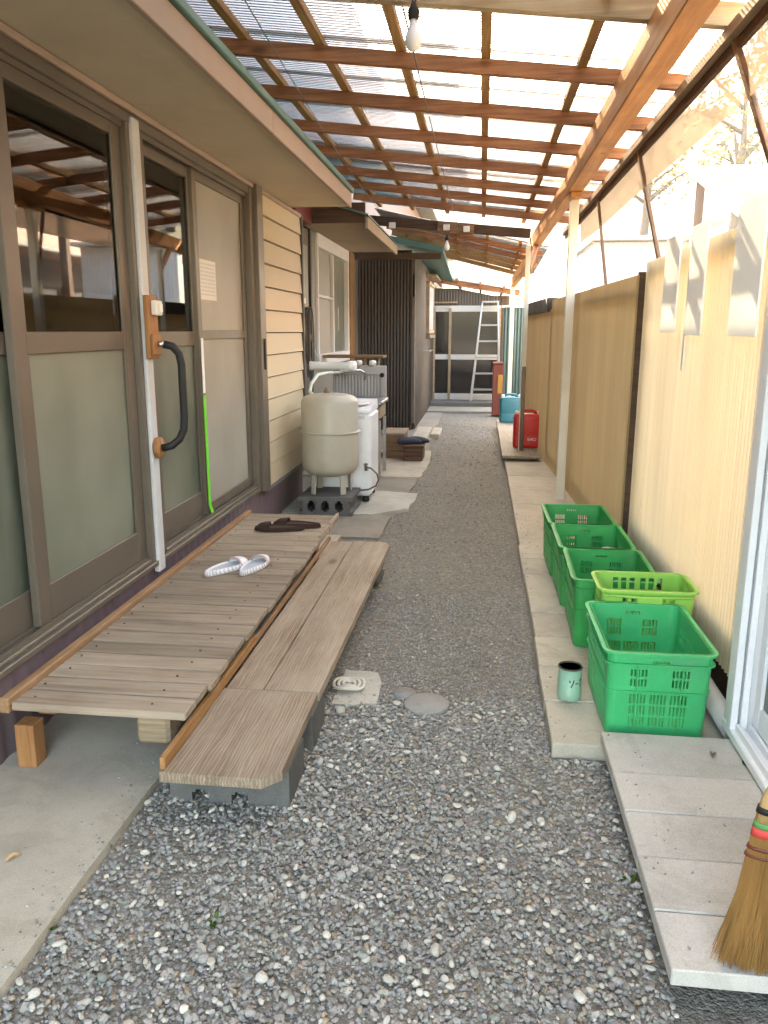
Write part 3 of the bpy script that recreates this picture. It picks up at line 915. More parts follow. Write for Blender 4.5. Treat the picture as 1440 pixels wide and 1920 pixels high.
mb.box(-1.66, -1.575, 7.862, 9.718, .957, 1.07, .003)
mb.box(-1.66, -1.578, 7.862, 7.90, 1.07, 2.085, .002); mb.box(-1.66, -1.578, 9.66, 9.718, 1.07, 2.085, .002)
mb.box(-1.64, -1.59, 8.74, 8.79, 1.07, 2.085, .002)
mb.box(-1.63, -1.592, 7.90, 8.74, 1.62, 1.645)
kw = part('kitchen_window', mb, 'whitealu', H)
mb = MB(); mb.box(-1.625, -1.62, 7.90, 8.74, 1.07, 2.085); part('insect_screen', mb, 'screen', kw)
mb = MB(); mb.box(-1.635, -1.63, 8.79, 9.66, 1.07, 2.085); part('glass_pane', mb, 'frost', kw)
mb = MB(); mb.box(-1.598, -1.59, 9.05, 9.065, 1.30, 1.55); part('latch', mb, 'cap', kw)
mb = MB(); mb.box(-1.66, -1.565, 9.72, 10.05, .0, 2.21, .004); part('corner_post', mb, 'brownpost', H)
# its eave
mb = MB(); mb.box(-1.60, -1.03, 7.28, 9.9, 2.212, 2.224); part('soffit_board', mb, 'soffit2', H, at=(-1.3, 8.5, 2.2))
mb = MB(); mb.box(-1.03, -1.005, 7.24, 9.72, 2.165, 2.265, .003); part('fascia_board', mb, 'soffit2', H, at=(-1.02, 8.5, 2.2))
mb = MB(); mb.box(-1.62, -1.032, 7.24, 7.278, 2.215, 2.38, .003); part('gable_board', mb, 'darkbeam', H)
mb = MB(); mb.box(-1.62, -1.50, 6.60, 7.238, 2.20, 2.36, .003); part('gable_end', mb, 'redbrown', H)
mb = MB()
mb._pts([(-1.0, 7.2, 2.268), (-1.0, 9.75, 2.268), (-2.2, 9.75, 2.60), (-2.2, 7.2, 2.60), (-1.0, 7.2, 2.282), (-1.0, 9.75, 2.282), (-2.2, 9.75, 2.615), (-2.2, 7.2, 2.615)],
        [(3, 2, 1, 0), (4, 5, 6, 7), (0, 1, 5, 4), (1, 2, 6, 5), (2, 3, 7, 6), (3, 0, 4, 7)])
part('kitchen_roof', mb, 'teal', H)
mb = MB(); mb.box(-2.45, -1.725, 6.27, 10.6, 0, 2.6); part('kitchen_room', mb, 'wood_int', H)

# ------------------------------------------------------------------ dark corrugated shed on the left, further along
S = thing('lean_to_shed', 'dark brown corrugated metal shed with teal roof edge beyond the washing place', 'shed', (-1.2, 10.6, 0))
part('front_cladding', corr((-1.75, 10.60), (-.905, 10.60), .02, 2.30, .042, .009, 6), 'darkmetal', S)
mb = MB(); mb.box(-1.75, -.907, 10.615, 10.66, 0, 2.30); part('front_wall', mb, 'wood_int', S)
mb = MB(); mb.box(-.905, -.862, 10.585, 10.64, .10, 1.72, .003); mb.box(-.905, -.895, 10.585, 10.64, 1.72, 2.02); mb.box(-.872, -.862, 10.585, 10.64, 1.72, 2.02); mb.box(-.905, -.862, 10.585, 10.64, 2.02, 2.24)
part('corner_board', mb, 'trim', S)
mb = MB(); mb.box(-.894, -.873, 10.61, 10.62, 1.73, 2.01); part('slot_window', mb, 'darkglass', S)
mb = MB(); mb.box(-.93, -.845, 10.56, 10.583, 2.225, 2.26); part('window_hood', mb, 'boxpale', S)
part('side_cladding', corr((-.862, 10.64), (-.862, 14.60), .02, 2.24, .042, .008, 4), 'darkmetal_shade', S)
mb = MB(); mb.box(-.93, -.88, 10.64, 14.6, 0, 2.24); part('side_wall', mb, 'wood_int', S)
mb = MB()
mb.box(-.855, -.80, 12.6, 13.9, 1.26, 1.31, .003); mb.box(-.855, -.80, 12.6, 13.9, 1.99, 2.04, .003)
mb.box(-.855, -.805, 12.6, 12.64, 1.31, 1.99); mb.box(-.855, -.805, 13.86, 13.9, 1.31, 1.99)
w_ = part('side_window', mb, 'boxpale', S)
for k in range(9):
    mb = MB(); mb.box(-.84, -.815, 12.66 + k * .135, 12.70 + k * .135, 1.312, 1.988); part('window_bar', mb, 'pvc', w_, at=(-.83, 12.68 + k * .135, 1.6))
mb = MB(); mb.box(-.86, -.70, 12.5, 13.95, 2.10, 2.13); part('window_hood', mb, 'boxpale', S)
mb = MB(); mb.box(-.858, -.79, 12.55, 13.95, 1.19, 1.24); part('window_ledge', mb, 'trim', S)
mb = MB(); mb.box(-.858, -.75, 12.0, 12.7, 1.0, 1.012); part('side_rail', mb, 'alum', S)
mb = MB()
mb._pts([(-.50, 10.25, 2.235), (-.50, 14.2, 2.10), (-2.3, 14.2, 2.60), (-2.3, 10.25, 2.60), (-.50, 10.25, 2.30), (-.50, 14.2, 2.17), (-2.3, 14.2, 2.68), (-2.3, 10.25, 2.68)],
        [(3, 2, 1, 0), (4, 5, 6, 7), (0, 1, 5, 4), (1, 2, 6, 5), (2, 3, 7, 6), (3, 0, 4, 7)])
part('shed_roof', mb, 'teal', S)
mb = MB(); mb.box(-1.7, -.52, 10.28, 10.31, 2.16, 2.235); part('roof_board', mb, 'darkbeam', S)

# ------------------------------------------------------------------ shed closing the far end
B = thing('end_shed', 'dark brown shed with white framed glass sliding doors closing the far end of the passage', 'shed', (-.3, 14.6, 0))
yb = 14.62
zt = lambda u: 2.03 - .11 * max(0, (u - .33) / .67) * 1.6
mb = corr((-.90, yb), (.42, yb), 1.735, 2.0, .05, .006, 4, topfn=zt)
part('gable_cladding', mb, 'darkmetal', B)
mb = MB(); mb.box(.325, .42, yb - .02, yb + .03, .03, 1.90); part('corner_post', mb, 'darkbeam', B)
mb = MB(); mb.box(-.92, -.87, yb - .02, yb + .03, .03, 1.9); part('corner_post', mb, 'darkbeam', B)
mb = MB()
mb.box(-.87, .325, yb - .03, yb + .02, .03, .06); mb.box(-.87, .325, yb - .03, yb + .02, 1.69, 1.733)
part('door_track', mb, 'dullwhite', B)
def bleaf(x0, x1, y, glass):
    mb = MB()
    mb.box(x0, x0 + .045, y - .014, y + .014, .06, 1.69); mb.box(x1 - .045, x1, y - .014, y + .014, .06, 1.69); mb.box(x0, x1, y - .014, y + .014, .05, .06)
    d = part('sliding_door', mb, 'boxpale', B, at=((x0 + x1) / 2, y, .06))
    for za, zb_ in ((.06, .20), (.80, .89), (1.63, 1.69)):
        mb = MB(); mb.box(x0 + .045, x1 - .045, y - .012, y + .012, za + .001, zb_); part('door_rail', mb, 'dullwhite', d)
    mb = MB(); mb.box(x0 + .043, x1 - .043, y - .002, y + .002, .20, .80); part('glass_pane', mb, glass, d)
    mb = MB(); mb.box(x0 + .043, x1 - .043, y - .002, y + .002, .89, 1.63); part('glass_pane', mb, glass, d)
bleaf(-.868, -.53, yb + .002, 'darkglass'); bleaf(-.585, .325, yb - .026, 'darkglass')
mb = MB(); mb.box(-.90, -.44, yb - .09, yb - .03, 1.775, 1.80); part('door_hood', mb, 'boxpale', B)
mb = MB(); mb.box(-.92, .42, 17, 17.05, 0, 2); mb.box(-.97, -.92, yb + .04, 17, 0, 2.0); mb.box(.42, .47, yb + .04, 17, 0, 1.9); mb.box(-.92, .42, yb + .04, 17, -.02, .02)
part('room_wall', mb, 'wood_int', B)
mb = MB(); mb.box(.0, .16, 15.6, 15.63, .3, 1.5); part('pale_panel', mb, 'pvc', B)
# its own small roof with pink-brown rafters, sloping to the right
mb = MB(); mb.bar((-1.6, 14.3, 2.28), (.62, 14.3, 1.93), .05, .09); part('eave_beam', mb, 'rafter', B)
for k, x in enumerate((-.85, -.45, -.05, .35)):
    z = 2.13 - .158 * (x + .6)
    mb = MB(); mb.bar((x, 14.0, z + .03), (x, 17.0, z + .03), .04, .05); part('roof_rafter', mb, 'rafter', B, at=(x, 15.5, z))
mb = MB(); mb.grid(lambda u, v: (-1.6 + 2.3 * u, 13.9 + 3.3 * v, 2.36 - .158 * 2.3 * u + .006 * math.sin(v * 100 * 2 * PI)), 4, 500); part('roof_sheet', mb, 'poly', B)

# ================================================================== CANOPY over the passage
K = thing('canopy', 'timber lean-to canopy with red-brown rafters and translucent corrugated sheets over the passage', 'canopy', (.62, 4, 0))
def zb(x, y=0.0):
    return 2.40 - .108 * (x - .57)
def beamtop(y):
    return 2.40 if y < 6.2 else 2.40 - (y - 6.2) * .012
RY = [.32, 1.07, 1.83, 2.58, 3.34, 4.12, 4.87, 5.62, 6.38, 7.15, 7.82, 8.58]
for i, y in enumerate(RY):
    pale = abs(y - 3.34) < .01
    h = .080 if pale else .066
    w = .044 if pale else .038
    zr = beamtop(y)
    mb = MB()
    jl, jr = random.uniform(-.012, .012), random.uniform(-.012, .012)
    mb.bar((-1.34, y + jl, zb(-1.34) + h / 2), (.90, y + jr, zr - .036 + h / 2), w, h, .002)
    part('rafter', mb, 'pale' if pale else 'rafter', K, at=(0, y, 2.5))
PX = [-1.17, -.80, -.415, -.017, .42]
for x in PX:
    mb = MB()
    z = zb(x) + .066 + .017
    mb.bar((x, -.2, z), (x, 9.45, z - (.02 if x > 0 else 0.0)), .044, .034, .002)
    part('purlin', mb, 'purlin', K, at=(x, 3, z))
# sheets, waves running down the slope
def sheet(name, x0, x1, y0, y1, zf, pitch=.032, amp=.0048, lift=0.0, m='poly'):
    n = int((y1 - y0) / pitch * 6)
    mb = MB()
    def fn(u, v):
        y = y0 + (y1 - y0) * v; x = x0 + (x1 - x0) * u
        return (x, y, zf(x, y) + amp * math.sin(y / pitch * 2 * PI) + lift)
    mb.grid(fn, 6, n)
    return part(name, mb, m, K, at=((x0 + x1) / 2, (y0 + y1) / 2, zf(0, (y0 + y1) / 2)), fix=False)
zs = lambda x, y: zb(x) + .066 + .034 + .010 - (max(0, y - 6.4) * .004 * max(0, (x + 1.2) / 1.8))
y = -.15; k = 0
while y < 9.4:
    sheet('roof_sheet', -1.38, .96, y, min(y + .655, 9.5), zs, lift=.002 * (k % 2)); y += .608; k += 1
# beam along the right in three lengths, a little lower each time
mb = MB(); mb.box(.57, .67, -.3, 6.17, 2.245, 2.405, .004); part('beam', mb, 'beam', K, at=(.62, 3, 2.3))
mb = MB(); mb.bar((.625, 6.02, 2.335), (.535, 9.45, 2.225), .085, .14, .004); part('beam', mb, 'beam', K, at=(.55, 7.2, 2.25))
mb = MB(); mb.bar((.525, 9.32, 2.10), (.43, 12.3, 1.98), .08, .11, .004); part('beam', mb, 'beam', K, at=(.46, 10, 2.05))
# outer rail with light strip between it and the beam
mb = MB(); mb.box(.838, .872, -.3, 9.4, 2.318, 2.362, .002); part('outer_rail', mb, 'rail', K, at=(.85, 4, 2.34))
mb = MB(); mb.box(.8725, .895, -.3, 9.4, 2.285, 2.355, .002); part('rail_strip', mb, 'darkbeam', K, at=(.88, 4, 2.3))
# dark cross beam and brackets
mb = MB(); mb.bar((-1.30, 9.42, 2.515), (.50, 9.40, 2.345), .10, .095, .004); part('cross_beam', mb, 'darkbeam', K)
mb = MB(); mb.bar((-.52, 9.335, 2.425), (-.12, 9.335, 2.39), .03, .12, .003); part('cleat', mb, 'boxwood', K)
# posts
def post(x, y, z1, w, d, lab, top=None):
    mb = MB(); mb.box(x - w / 2, x + w / 2, y - d / 2, y + d / 2, .035, z1, .004)
    return part('post', mb, 'postwhite', K, at=(x, y, 1))
post(.628, 6.14, 2.244, .062, .062, '')
mb = MB(); mb.box(.585, .662, 6.00, 6.28, 2.205, 2.243, .004); part('post_cap', mb, 'beam', K)
p2 = post(.428, 8.32, 2.115, .045, .05, '')
p2.data = p2.data.copy()
mb = MB(); mb.tube([(.432, 8.285, .045), (.432, 8.285, .95)], .021, 10); mb.box(.37, .50, 8.22, 8.38, .035, .055, .004); part('post_sleeve', mb, 'rust', p2)
post(.43, 12.2, 1.93, .06, .06, '')
mb = MB(); mb.bar((.445, 8.345, 1.90), (.545, 8.90, 2.17), .04, .05, .003); part('brace', mb, 'rafter', K)
# second, lower length of roof
def z2(x, y):
    t = (y - 9.4) / 2.8
    return 2.28 - .22 * x - t * (.09 + .03 * x)
for k, yy in enumerate((9.7, 10.3, 10.9, 11.5, 12.1)):
    mb = MB(); mb.bar((-1.2, yy, z2(-1.2, yy) + .03), (.66, yy, z2(.66, yy) + .03), .036, .06, .002)
    part('rafter', mb, 'purlin' if k > 1 else 'rafter', K, at=(0, yy, 2.3))
for x in (-.75, -.35, .03, .40):
    mb = MB(); mb.bar((x, 9.5, z2(x, 9.5) + .078), (x, 12.2, z2(x, 12.2) + .078), .034, .034); part('purlin', mb, 'purlin', K, at=(x, 10, 2.3))
y = 9.52
while y < 12.1:
    sheet('roof_sheet', -1.25, .72, y, min(y + .655, 12.3), lambda x, y_: z2(x, y_) + .105); y += .608
# leaning battens and clear film between the rail and the fence
for (a, b, w) in (((.868, 5.12, 2.33), (1.015, 4.98, 1.66), .03), ((.868, 6.78, 2.33), (.965, 6.74, 1.66), .028), ((.86, 8.6, 2.32), (.90, 8.62, 1.7), .028), ((.868, 3.3, 2.33), (1.06, 3.1, 1.67), .03)):
    mb = MB(); mb.bar(a, b, w, .02, .002, (1, 0, 0)); part('film_batten', mb, 'batten', K, at=a)
mb = MB(); mb.grid(lambda u, v: (.885 + .16 * (1 - v) + .012 * math.sin(u * 9) * (1 - v) - .05 * u * (1 - v), 2.42 + 6.2 * u, 1.66 + .65 * v), 40, 8)
part('clear_film', mb, 'film', K, fix=False)
mb = MB(); mb.grid(lambda u, v: (.900 + .02 * (1 - v) + .002 * math.sin(u * 17), .2 + 8.0 * u, 2.115 + .215 * v + .003 * math.sin(u * 13) * (1 - v)), 60, 4)
part('dusty_film', mb, 'dustfilm', K, fix=False)
# thin wires stapled under the rafters
mb = MB()
def sag(p, q, s, n=10):
    p = Vector(p); q = Vector(q)
    return [p.lerp(q, i / n) - Vector((0, 0, s * 4 * (i / n) * (1 - i / n))) for i in range(n + 1)]
mb.tube(sag((-.33, 3.34, 2.49), (-.30, 9.3, 2.44), .03, 16), .003, 5)
mb.tube(sag((-.90, 2.6, 2.54), (-1.0, 8.0, 2.42), .06, 16), .0025, 5)
part('wire', mb, 'cable', K)

# ================================================================== FENCE (right)
F = thing('fence', 'tan corrugated plastic fence running along the right side behind the green crates', 'fence', (.85, 4, 0))
part('fence_panel', corr((.862, 2.40), (.838, 4.44), .165, 1.645, .032, .006, 6), 'fence', F, at=(.85, 3.4, .8))
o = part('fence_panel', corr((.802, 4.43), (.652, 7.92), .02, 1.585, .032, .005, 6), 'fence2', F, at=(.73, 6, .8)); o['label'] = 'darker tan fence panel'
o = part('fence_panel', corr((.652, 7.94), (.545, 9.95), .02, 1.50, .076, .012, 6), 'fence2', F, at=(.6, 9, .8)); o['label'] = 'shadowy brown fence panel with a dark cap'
mb = MB(); mb.bar((.66, 7.97, 1.545), (.55, 10.0, 1.545), .10, .13, .004); part('fence_cap', mb, 'darkmetal', F)
for (x, y0, z) in ((.895, 3.4, 1.60),):
    mb = MB(); mb.bar((x + .005, 2.41, z), (x - .015, 4.44, z), .03, .04); part('fence_rail', mb, 'batten', F, at=(x, y0, z))
mb = MB(); mb.box(.800, .850, 4.447, 4.465, -.03, 1.60); part('fence_upright', mb, 'darkbeam', F, at=(.85, 4.49, .8))  # thin dark strip added in the panel gap to stand for its shade
for z in (1.5, .15):
    mb = MB(); mb.bar((.842, 4.46, z), (.69, 7.9, z), .03, .04); part('fence_rail', mb, 'batten', F, at=(.76, 6, z))
for (x, y_) in ((.915, 2.6), (.90, 4.40), (.79, 6.4), (.70, 7.9)):
    mb = MB(); mb.box(x - .03, x + .03, y_ - .03, y_ + .03, -.05, 1.6); part('fence_upright', mb, 'batten', F, at=(x, y_, .8))
mb = MB(); mb.box(.884, .902, 2.41, 4.44, -.08, .30); part('gap_blocker', mb, 'darkbeam', F, at=(.89, 3.4, 0))  # dark board added behind the fence foot so no light shows through the gap
# white boards hung on the fence top
for i, (y0, y1, z0, lab) in enumerate([(3.535, 3.80, 1.295, 'farthest of the three white boards hung over the fence top, beside the thin strip'),
                                      (3.125, 3.345, 1.285, 'white board hung over the fence top, the middle one of the three'),
                                      (2.51, 2.78, 1.285, 'white board hung over the fence top, the nearest one at the picture edge')]):
    mb = MB(); mb.box(.792, .800, y0, y1, z0, 1.69, .001); mb.box(.8002, .865, y0, y1, 1.682, 1.69, .001)
    o = solo('hanging_board', mb, 'whiteboard', lab, 'board', (.80, (y0 + y1) / 2, z0), 'white boards hung on the fence')
mb = MB(); mb.box(.806, .814, 3.40, 3.424, 1.145, 1.66, .001); mb.box(.8142, .862, 3.40, 3.424, 1.652, 1.66, .001)
solo('hanging_strip', mb, 'white', 'thin white strip hanging down the fence between two white boards', 'strip', (.81, 3.41, 1.15))
# drain pipe along the fence foot
mb = MB(); mb.tube([(.812, 2.40, .084), (.815, 3.2, .085), (.798, 4.4, .086)], .034, 14); 
mb.tube([(.8145, 3.00, .085), (.8145, 3.06, .085)], .039, 14)
solo('drain_pipe', mb, 'pipe', 'grimy white drain pipe lying along the foot of the tan fence', 'pipe', (.82, 3.4, .03))

# ------------------------------------------------------------------ annex with the white window at the right edge
A = thing('annex', 'building at the right edge with white aluminium window frame on a concrete footing', 'annex', (.9, 1, 0))
mb = MB(); mb.box(.782, 1.0, -1.5, 2.375, -.2, .105, .006); part('footing', mb, 'concrete_pale', A)
mb = MB(); mb.box(.772, .93, -1.5, 2.385, .107, .135, .003); mb.box(.785, .795, -1.5, 2.30, .135, .158); mb.box(.82, .83, -1.5, 2.30, .135, .158); mb.box(.86, .87, -1.5, 2.30, .135, .158)
part('window_sill', mb, 'whitealu', A)
mb = MB(); mb.box(.776, .92, 2.335, 2.383, .136, 2.10, .004); mb.box(.770, .79, 2.30, 2.334, .136, 2.10, .002); mb.box(.80, .82, 2.305, 2.334, .136, 2.10, .002)
part('window_frame', mb, 'whitealu', A)
mb = MB(); mb.box(.832, .856, 2.255, 2.30, .16, 2.08, .002); mb.box(.832, .856, 1.40, 2.254, .16, .23, .002); mb.box(.832, .856, 1.35, 1.399, .16, 2.08); mb.box(.832, .856, 1.40, 2.254, 2.02, 2.08)
s_ = part('window_sash', mb, 'whitealu', A)
mb = MB(); mb.box(.842, .846, 1.40, 2.256, .23, 2.02); part('glass_pane', mb, 'frost', s_)
mb = MB(); mb.box(.776, .92, -1.5, 1.345, .16, 2.1); mb.box(.776, .92, -1.5, 2.383, 2.102, 2.24, .003); mb.box(.921, 1.0, 2.34, 2.383, .106, 2.24); mb.box(1.0, 2.6, 2.34, 2.38, 0, 2.24); mb.box(2.6, 2.65, -1.5, 2.38, 0, 2.24)
part('wall', mb, 'creamwall', A)
mb = MB(); mb.box(.76, 2.7, -1.6, 2.40, 2.242, 2.27); part('roof', mb, 'darkmetal', A)

# ================================================================== NEIGHBOURS AND HILL outside, in full sun
T1 = thing('tin_shed', 'sunlit white tin shed with flat roof just outside the fence', 'shed', (2.0, 10, 0))
part('tin_wall', corr((1.45, 11.5), (2.95, 11.5), 0, 2.46, .06, .008, 4), 'wallwhite', T1)
part('tin_wall', corr((1.45, 14.0), (1.45, 11.5), 0, 2.46, .06, .008, 4), 'wallwhite', T1)
mb = MB(); mb.box(1.48, 2.93, 11.53, 14.0, 0, 2.44); part('core', mb, 'plaster', T1)
mb = MB(); mb.box(1.35, 3.05, 11.3, 14.1, 2.475, 2.52, .004); part('flat_roof', mb, 'wallwhite', T1)
T2 = thing('open_shed', 'small open shed with a brown boarded roof beside the white tin shed', 'shed', (3, 9, 0))
for k in range(6):
    mb = MB(); mb.bar((2.35, 7.9 + k * .42, 2.35 + k * .145), (3.9, 7.9 + k * .42, 2.35 + k * .145), .40, .03, 0, (0, -.33, 1)); part('roof_board', mb, 'shedroof', T2, at=(3, 7.9 + k * .42, 2.35 + k * .145))
mb = MB(); mb.bar((2.31, 7.65, 2.25), (2.31, 10.3, 3.2), .05, .12); part('barge_board', mb, 'wallwhite', T2)
for (x, y_) in ((2.4, 8.0), (3.8, 8.0), (2.4, 10.0), (3.8, 10.0)):
    mb = MB(); mb.box(x - .05, x + .05, y_ - .05, y_ + .05, 0, 2.3 + (y_ - 8) * .33); part('post', mb, 'batten', T2, at=(x, y_, 1))
NB = thing('neighbour_house', 'neighbouring house with brown tiled roof and pale windows beyond the fence', 'house', (5.2, 10, 0))
mb = MB(); mb.box(4.8, 9, 3.0, 21, 0, 2.75); part('wall', mb, 'plaster', NB)
mb = MB()
mb._pts([(4.1, 2.5, 2.62), (4.1, 21.5, 2.62), (7.0, 21.5, 4.0), (7.0, 2.5, 4.0), (9.8, 2.5, 2.62), (9.8, 21.5, 2.62), (4.1, 2.5, 2.52), (4.1, 21.5, 2.52), (9.8, 21.5, 2.52), (9.8, 2.5, 2.52)],
        [(0, 1, 2, 3), (3, 2, 5, 4), (0, 6, 7, 1), (4, 5, 8, 9), (6, 9, 8, 7), (0, 3, 4, 9, 6), (1, 7, 8, 5, 2)])
part('roof', mb, 'tile', NB)
mb = MB(); mb.tube([(4.06, 2.5, 2.56), (4.06, 21.5, 2.54)], .05, 8); part('gutter', mb, 'plaster', NB)
for k in range(10):
    mb = MB(); mb.box(4.775, 4.798, 16.2, 18.4, .25 + k * .15, .39 + k * .15); part('siding_board', mb, 'creamwall', NB, at=(4.79, 17, .3 + k * .15))
for (y0, y1) in ((8.4, 9.5), (12.6, 14.2), (14.3, 15.9), (3.6, 5.2)):
    mb = MB(); mb.box(4.76, 4.798, y0, y1, .5, .56); mb.box(4.76, 4.798, y0, y1, 2.0, 2.06); mb.box(4.76, 4.798, y0, y0 + .06, .56, 2.0); mb.box(4.76, 4.798, y1 - .06, y1, .56, 2.0); mb.box(4.77, 4.798, (y0 + y1) / 2 - .03, (y0 + y1) / 2 + .03, .56, 2.0)
    w_ = part('window', mb, 'alu', NB, at=(4.78, y0, 1))
    mb = MB(); mb.box(4.785, 4.797, y0 + .06, y1 - .06, .56, 2.0); part('pane', mb, 'pvc', w_)

def hillz(x, y):
    d = math.hypot(max(0, x - 9) * .9, max(0, y - 24) * .8)
    return -.1 + 26 * (1 - math.exp(-(d / 34) ** 1.6)) + 1.2 * math.sin(x * .13 + 1) * math.sin(y * .11) * min(1, d / 15)
mb = MB(); mb.grid(lambda u, v: (-70 + 190 * u, -40 + 200 * v, hillz(-70 + 190 * u, -40 + 200 * v) - .05), 60, 60)
struct('hillside', mb, 'leafground' if 'leafground' in MT else 'soil')
def tree(x, y, h, dense, lab, grp, tint):
    z0 = hillz(x, y) - .2
    t = thing('tree', lab, 'tree', (x, y, z0), 0, grp)
    mb = MB()
    mb.tube([(0, 0, 0), (.06 * h * .2, 0, h * .3), (.1 * h * .2, .05, h * .62), (.1, .1, h * .95)], [h * .028, h * .022, h * .014, h * .004], 7)
    tips = []
    for k in range(13):
        a = random.uniform(0, 2 * PI); z = h * random.uniform(.25, .85); L = h * random.uniform(.18, .36) * (1.15 - z / h * .6)
        p = Vector((.06 * h * .2 * z / h, 0, z)); q = p + Vector((math.cos(a) * L, math.sin(a) * L, L * random.uniform(.3, .9)))
        m_ = p.lerp(q, .5) + Vector((0, 0, L * .07))
        mb.tube([p, m_, q], [h * .010, h * .006, h * .002], 5); tips += [q, m_, p.lerp(q, .8)]
        for j in range(3):
            b2 = p.lerp(q, random.uniform(.4, .95)); q2 = b2 + Vector((random.uniform(-1, 1), random.uniform(-1, 1), random.uniform(.1, .9))) * L * .45
            mb.tube([b2, q2], [h * .004, h * .001], 4); tips.append(q2)
    part('trunk', mb, 'bark', t, local=True)
    n = int(1500 * dense)
    vs, fs, cs = [], [], []
    for k in range(n):
        c = tips[random.randrange(len(tips))] + Vector((random.gauss(0, 1), random.gauss(0, 1), random.gauss(0, .8))) * h * .05
        d = Vector((random.gauss(0, 1), random.gauss(0, 1), random.gauss(0, 1))).normalized(); e = d.orthogonal().normalized(); s = h * random.uniform(.010, .022)
        i = len(vs); vs += [tuple(c + d * s), tuple(c + e * s * .55), tuple(c - d * s), tuple(c - e * s * .55)]; fs.append((i, i + 1, i + 2, i + 3))
        f = random.uniform(.6, 1.35); cs += [tuple(v * f for v in tint) + (1,)] * 4
    me = bpy.data.meshes.new('crown'); me.from_pydata(vs, [], fs)
    at = me.attributes.new('col', 'FLOAT_COLOR', 'POINT'); at.data.foreach_set('color', np.array(cs, dtype=np.float32).ravel())
    link('crown', me, 'leaf', t)
    return t
for (x, y, h, d, kd, lab) in [(10, 36, 10, .6, 0, 'thin yellowish tree with bare twigs, the nearest on the sunlit hillside'),
                          (14, 44, 10, 1.1, 1, 'bushy olive tree halfway up the sunlit hillside'),
                          (18, 54, 12, 1.3, 1, 'tall dense tree highest up on the sunlit hillside'),
                          (7.2, 40, 9, .3, 0, 'nearly bare tree behind the white tin shed'),
                          (12.6, 33, 5, .8, 0, 'low yellow bush at the foot of the hillside')]:
    tree(x, y, h, d, lab, 'trees on the hillside', [(.15, .12, .05), (.07, .075, .03)][kd])

# ================================================================== DECK AND STEP BOARD
D = thing('slatted_deck', 'low weathered deck of grey-brown cross planks under the sliding doors', 'deck', (-1.06, 3.2, 0.02))
y = 1.985; n = 0
while y < 4.42:
    w = random.uniform(.084, .096); g = random.uniform(.008, .012)
    xr = -.795 + random.uniform(-.006, .006) - (.010 if 1.985 < y < 2.1 else 0)
    mb = MB()
    zt = .250 + random.uniform(-.0015, .002); tilt = random.uniform(-.0015, .0015)
    mb.box(-1.318, xr, y, y + w, zt - .024, zt, .0025, Matrix.Rotation(tilt * 2, 3, 'Y'))
    part('plank', mb, 'deck', D, at=(-1.06, y + w / 2, zt))
    y += w + g; n += 1
YE = y
mb = MB()
for k in range(26):
    for xx in (-.915, -1.28):
        yy = 2.03 + k * .1005 + random.uniform(-.01, .01)
        if yy < YE - .04: mb.lathe([(.0038, .249), (.0038, .2528), (.001, .2531)], (xx + random.uniform(-.012, .012), yy, 0), 6, smooth=False)
part('nail_heads', mb, 'tinrim', D)['kind'] = 'stuff'
mb = MB(); mb.box(-1.350, -1.321, 1.975, YE, .222, .268, .003); part('edge_strip', mb, 'orange', D, at=(-1.335, 3.2, .25)).data.materials[0] = wood('strip_wood', (.26, .13, .06), (.46, .28, .16), 1, .65, 14)
mb = MB(); mb.box(-.815, -.80, 3.95, YE + .01, .2265, .262, .002); part('edge_strip', mb, 'deck', D)
for x0, x1 in ((-.965, -.865),):
    mb = MB(); mb.box(x0, x1, 2.025, YE - .04, .125, .224, .010); part('bearer', mb, 'boxpale', D, at=((x0 + x1) / 2, 3.2, .18))
mb = MB(); mb.box(-1.31, -1.25, 2.10, YE - .06, .16, .224, .004); part('bearer', mb, 'orange', D, at=(-1.28, 3.2, .19))
for (x, y_) in ((-1.315, 2.055), (-1.315, 4.3)):
    mb = MB(); mb.box(x - .03, x + .03, y_ - .03, y_ + .03, .022, .1595 if x < -1 else .124, .003); part('leg', mb, 'orangez', D, at=(x, y_, .1))
for y_ in (2.5, 4.25):
    mb = MB(); mb.box(-.95, -.88, y_ - .04, y_ + .04, .022, .124, .003); part('leg', mb, 'orangez', D, at=(-.915, y_, .1))

ST = thing('step_board', 'long low step of wide grained planks resting on concrete blocks beside the deck', 'step', (-.66, 3.0, .11))
def plank(x0, x1, y0, y1, z0, z1, m, corner=0, at=None):
    mb = MB()
    if corner:
        mb.prism([(x0, y0), (x1 - corner, y0), (x1, y0 + corner * 1.1), (x1, y1), (x0, y1)], z0, z1)
    else:
        mb.box(x0, x1, y0, y1, z0, z1, .003)
    return part('plank', mb, m, ST, at=at or ((x0 + x1) / 2, (y0 + y1) / 2, z1))
plank(-.822, -.498, 1.842, 2.360, .122, .152, 'bench', .045)
plank(-.805, -.682, 2.3625, 4.27, .124, .1515, 'bench')
mb = MB(); mb.prism([(-.6745, 2.3625), (-.492, 2.3625), (-.470, 4.22), (-.50, 4.27), (-.6745, 4.27)], .123, .154)
part('plank', mb, 'bench', ST, at=(-.58, 3.3, .154))
mb = MB(); mb.box(-.824, -.808, 1.852, 2.75, .1535, .188, .002); part('edge_strip', mb, 'orange', ST, at=(-.815, 2.3, .17)).data.materials[0] = wood('strip_wood2', (.30, .14, .05), (.52, .28, .12), 1, .6, 14)
mb = MB(); mb.box(-.822, -.808, 2.752, 4.27, .1535, .176, .002); part('edge_strip', mb, 'orange', ST, at=(-.815, 3.5, .165)).data.materials[0] = bpy.data.materials['strip_wood']
for x, y_ in ((-.60, 3.3), (-.60, 4.0)):
    mb = MB(); mb.box(-.78, -.50, y_ - .03, y_ + .03, .085, .1225, .003); part('batten', mb, 'orange', ST, at=(x, y_, .1))

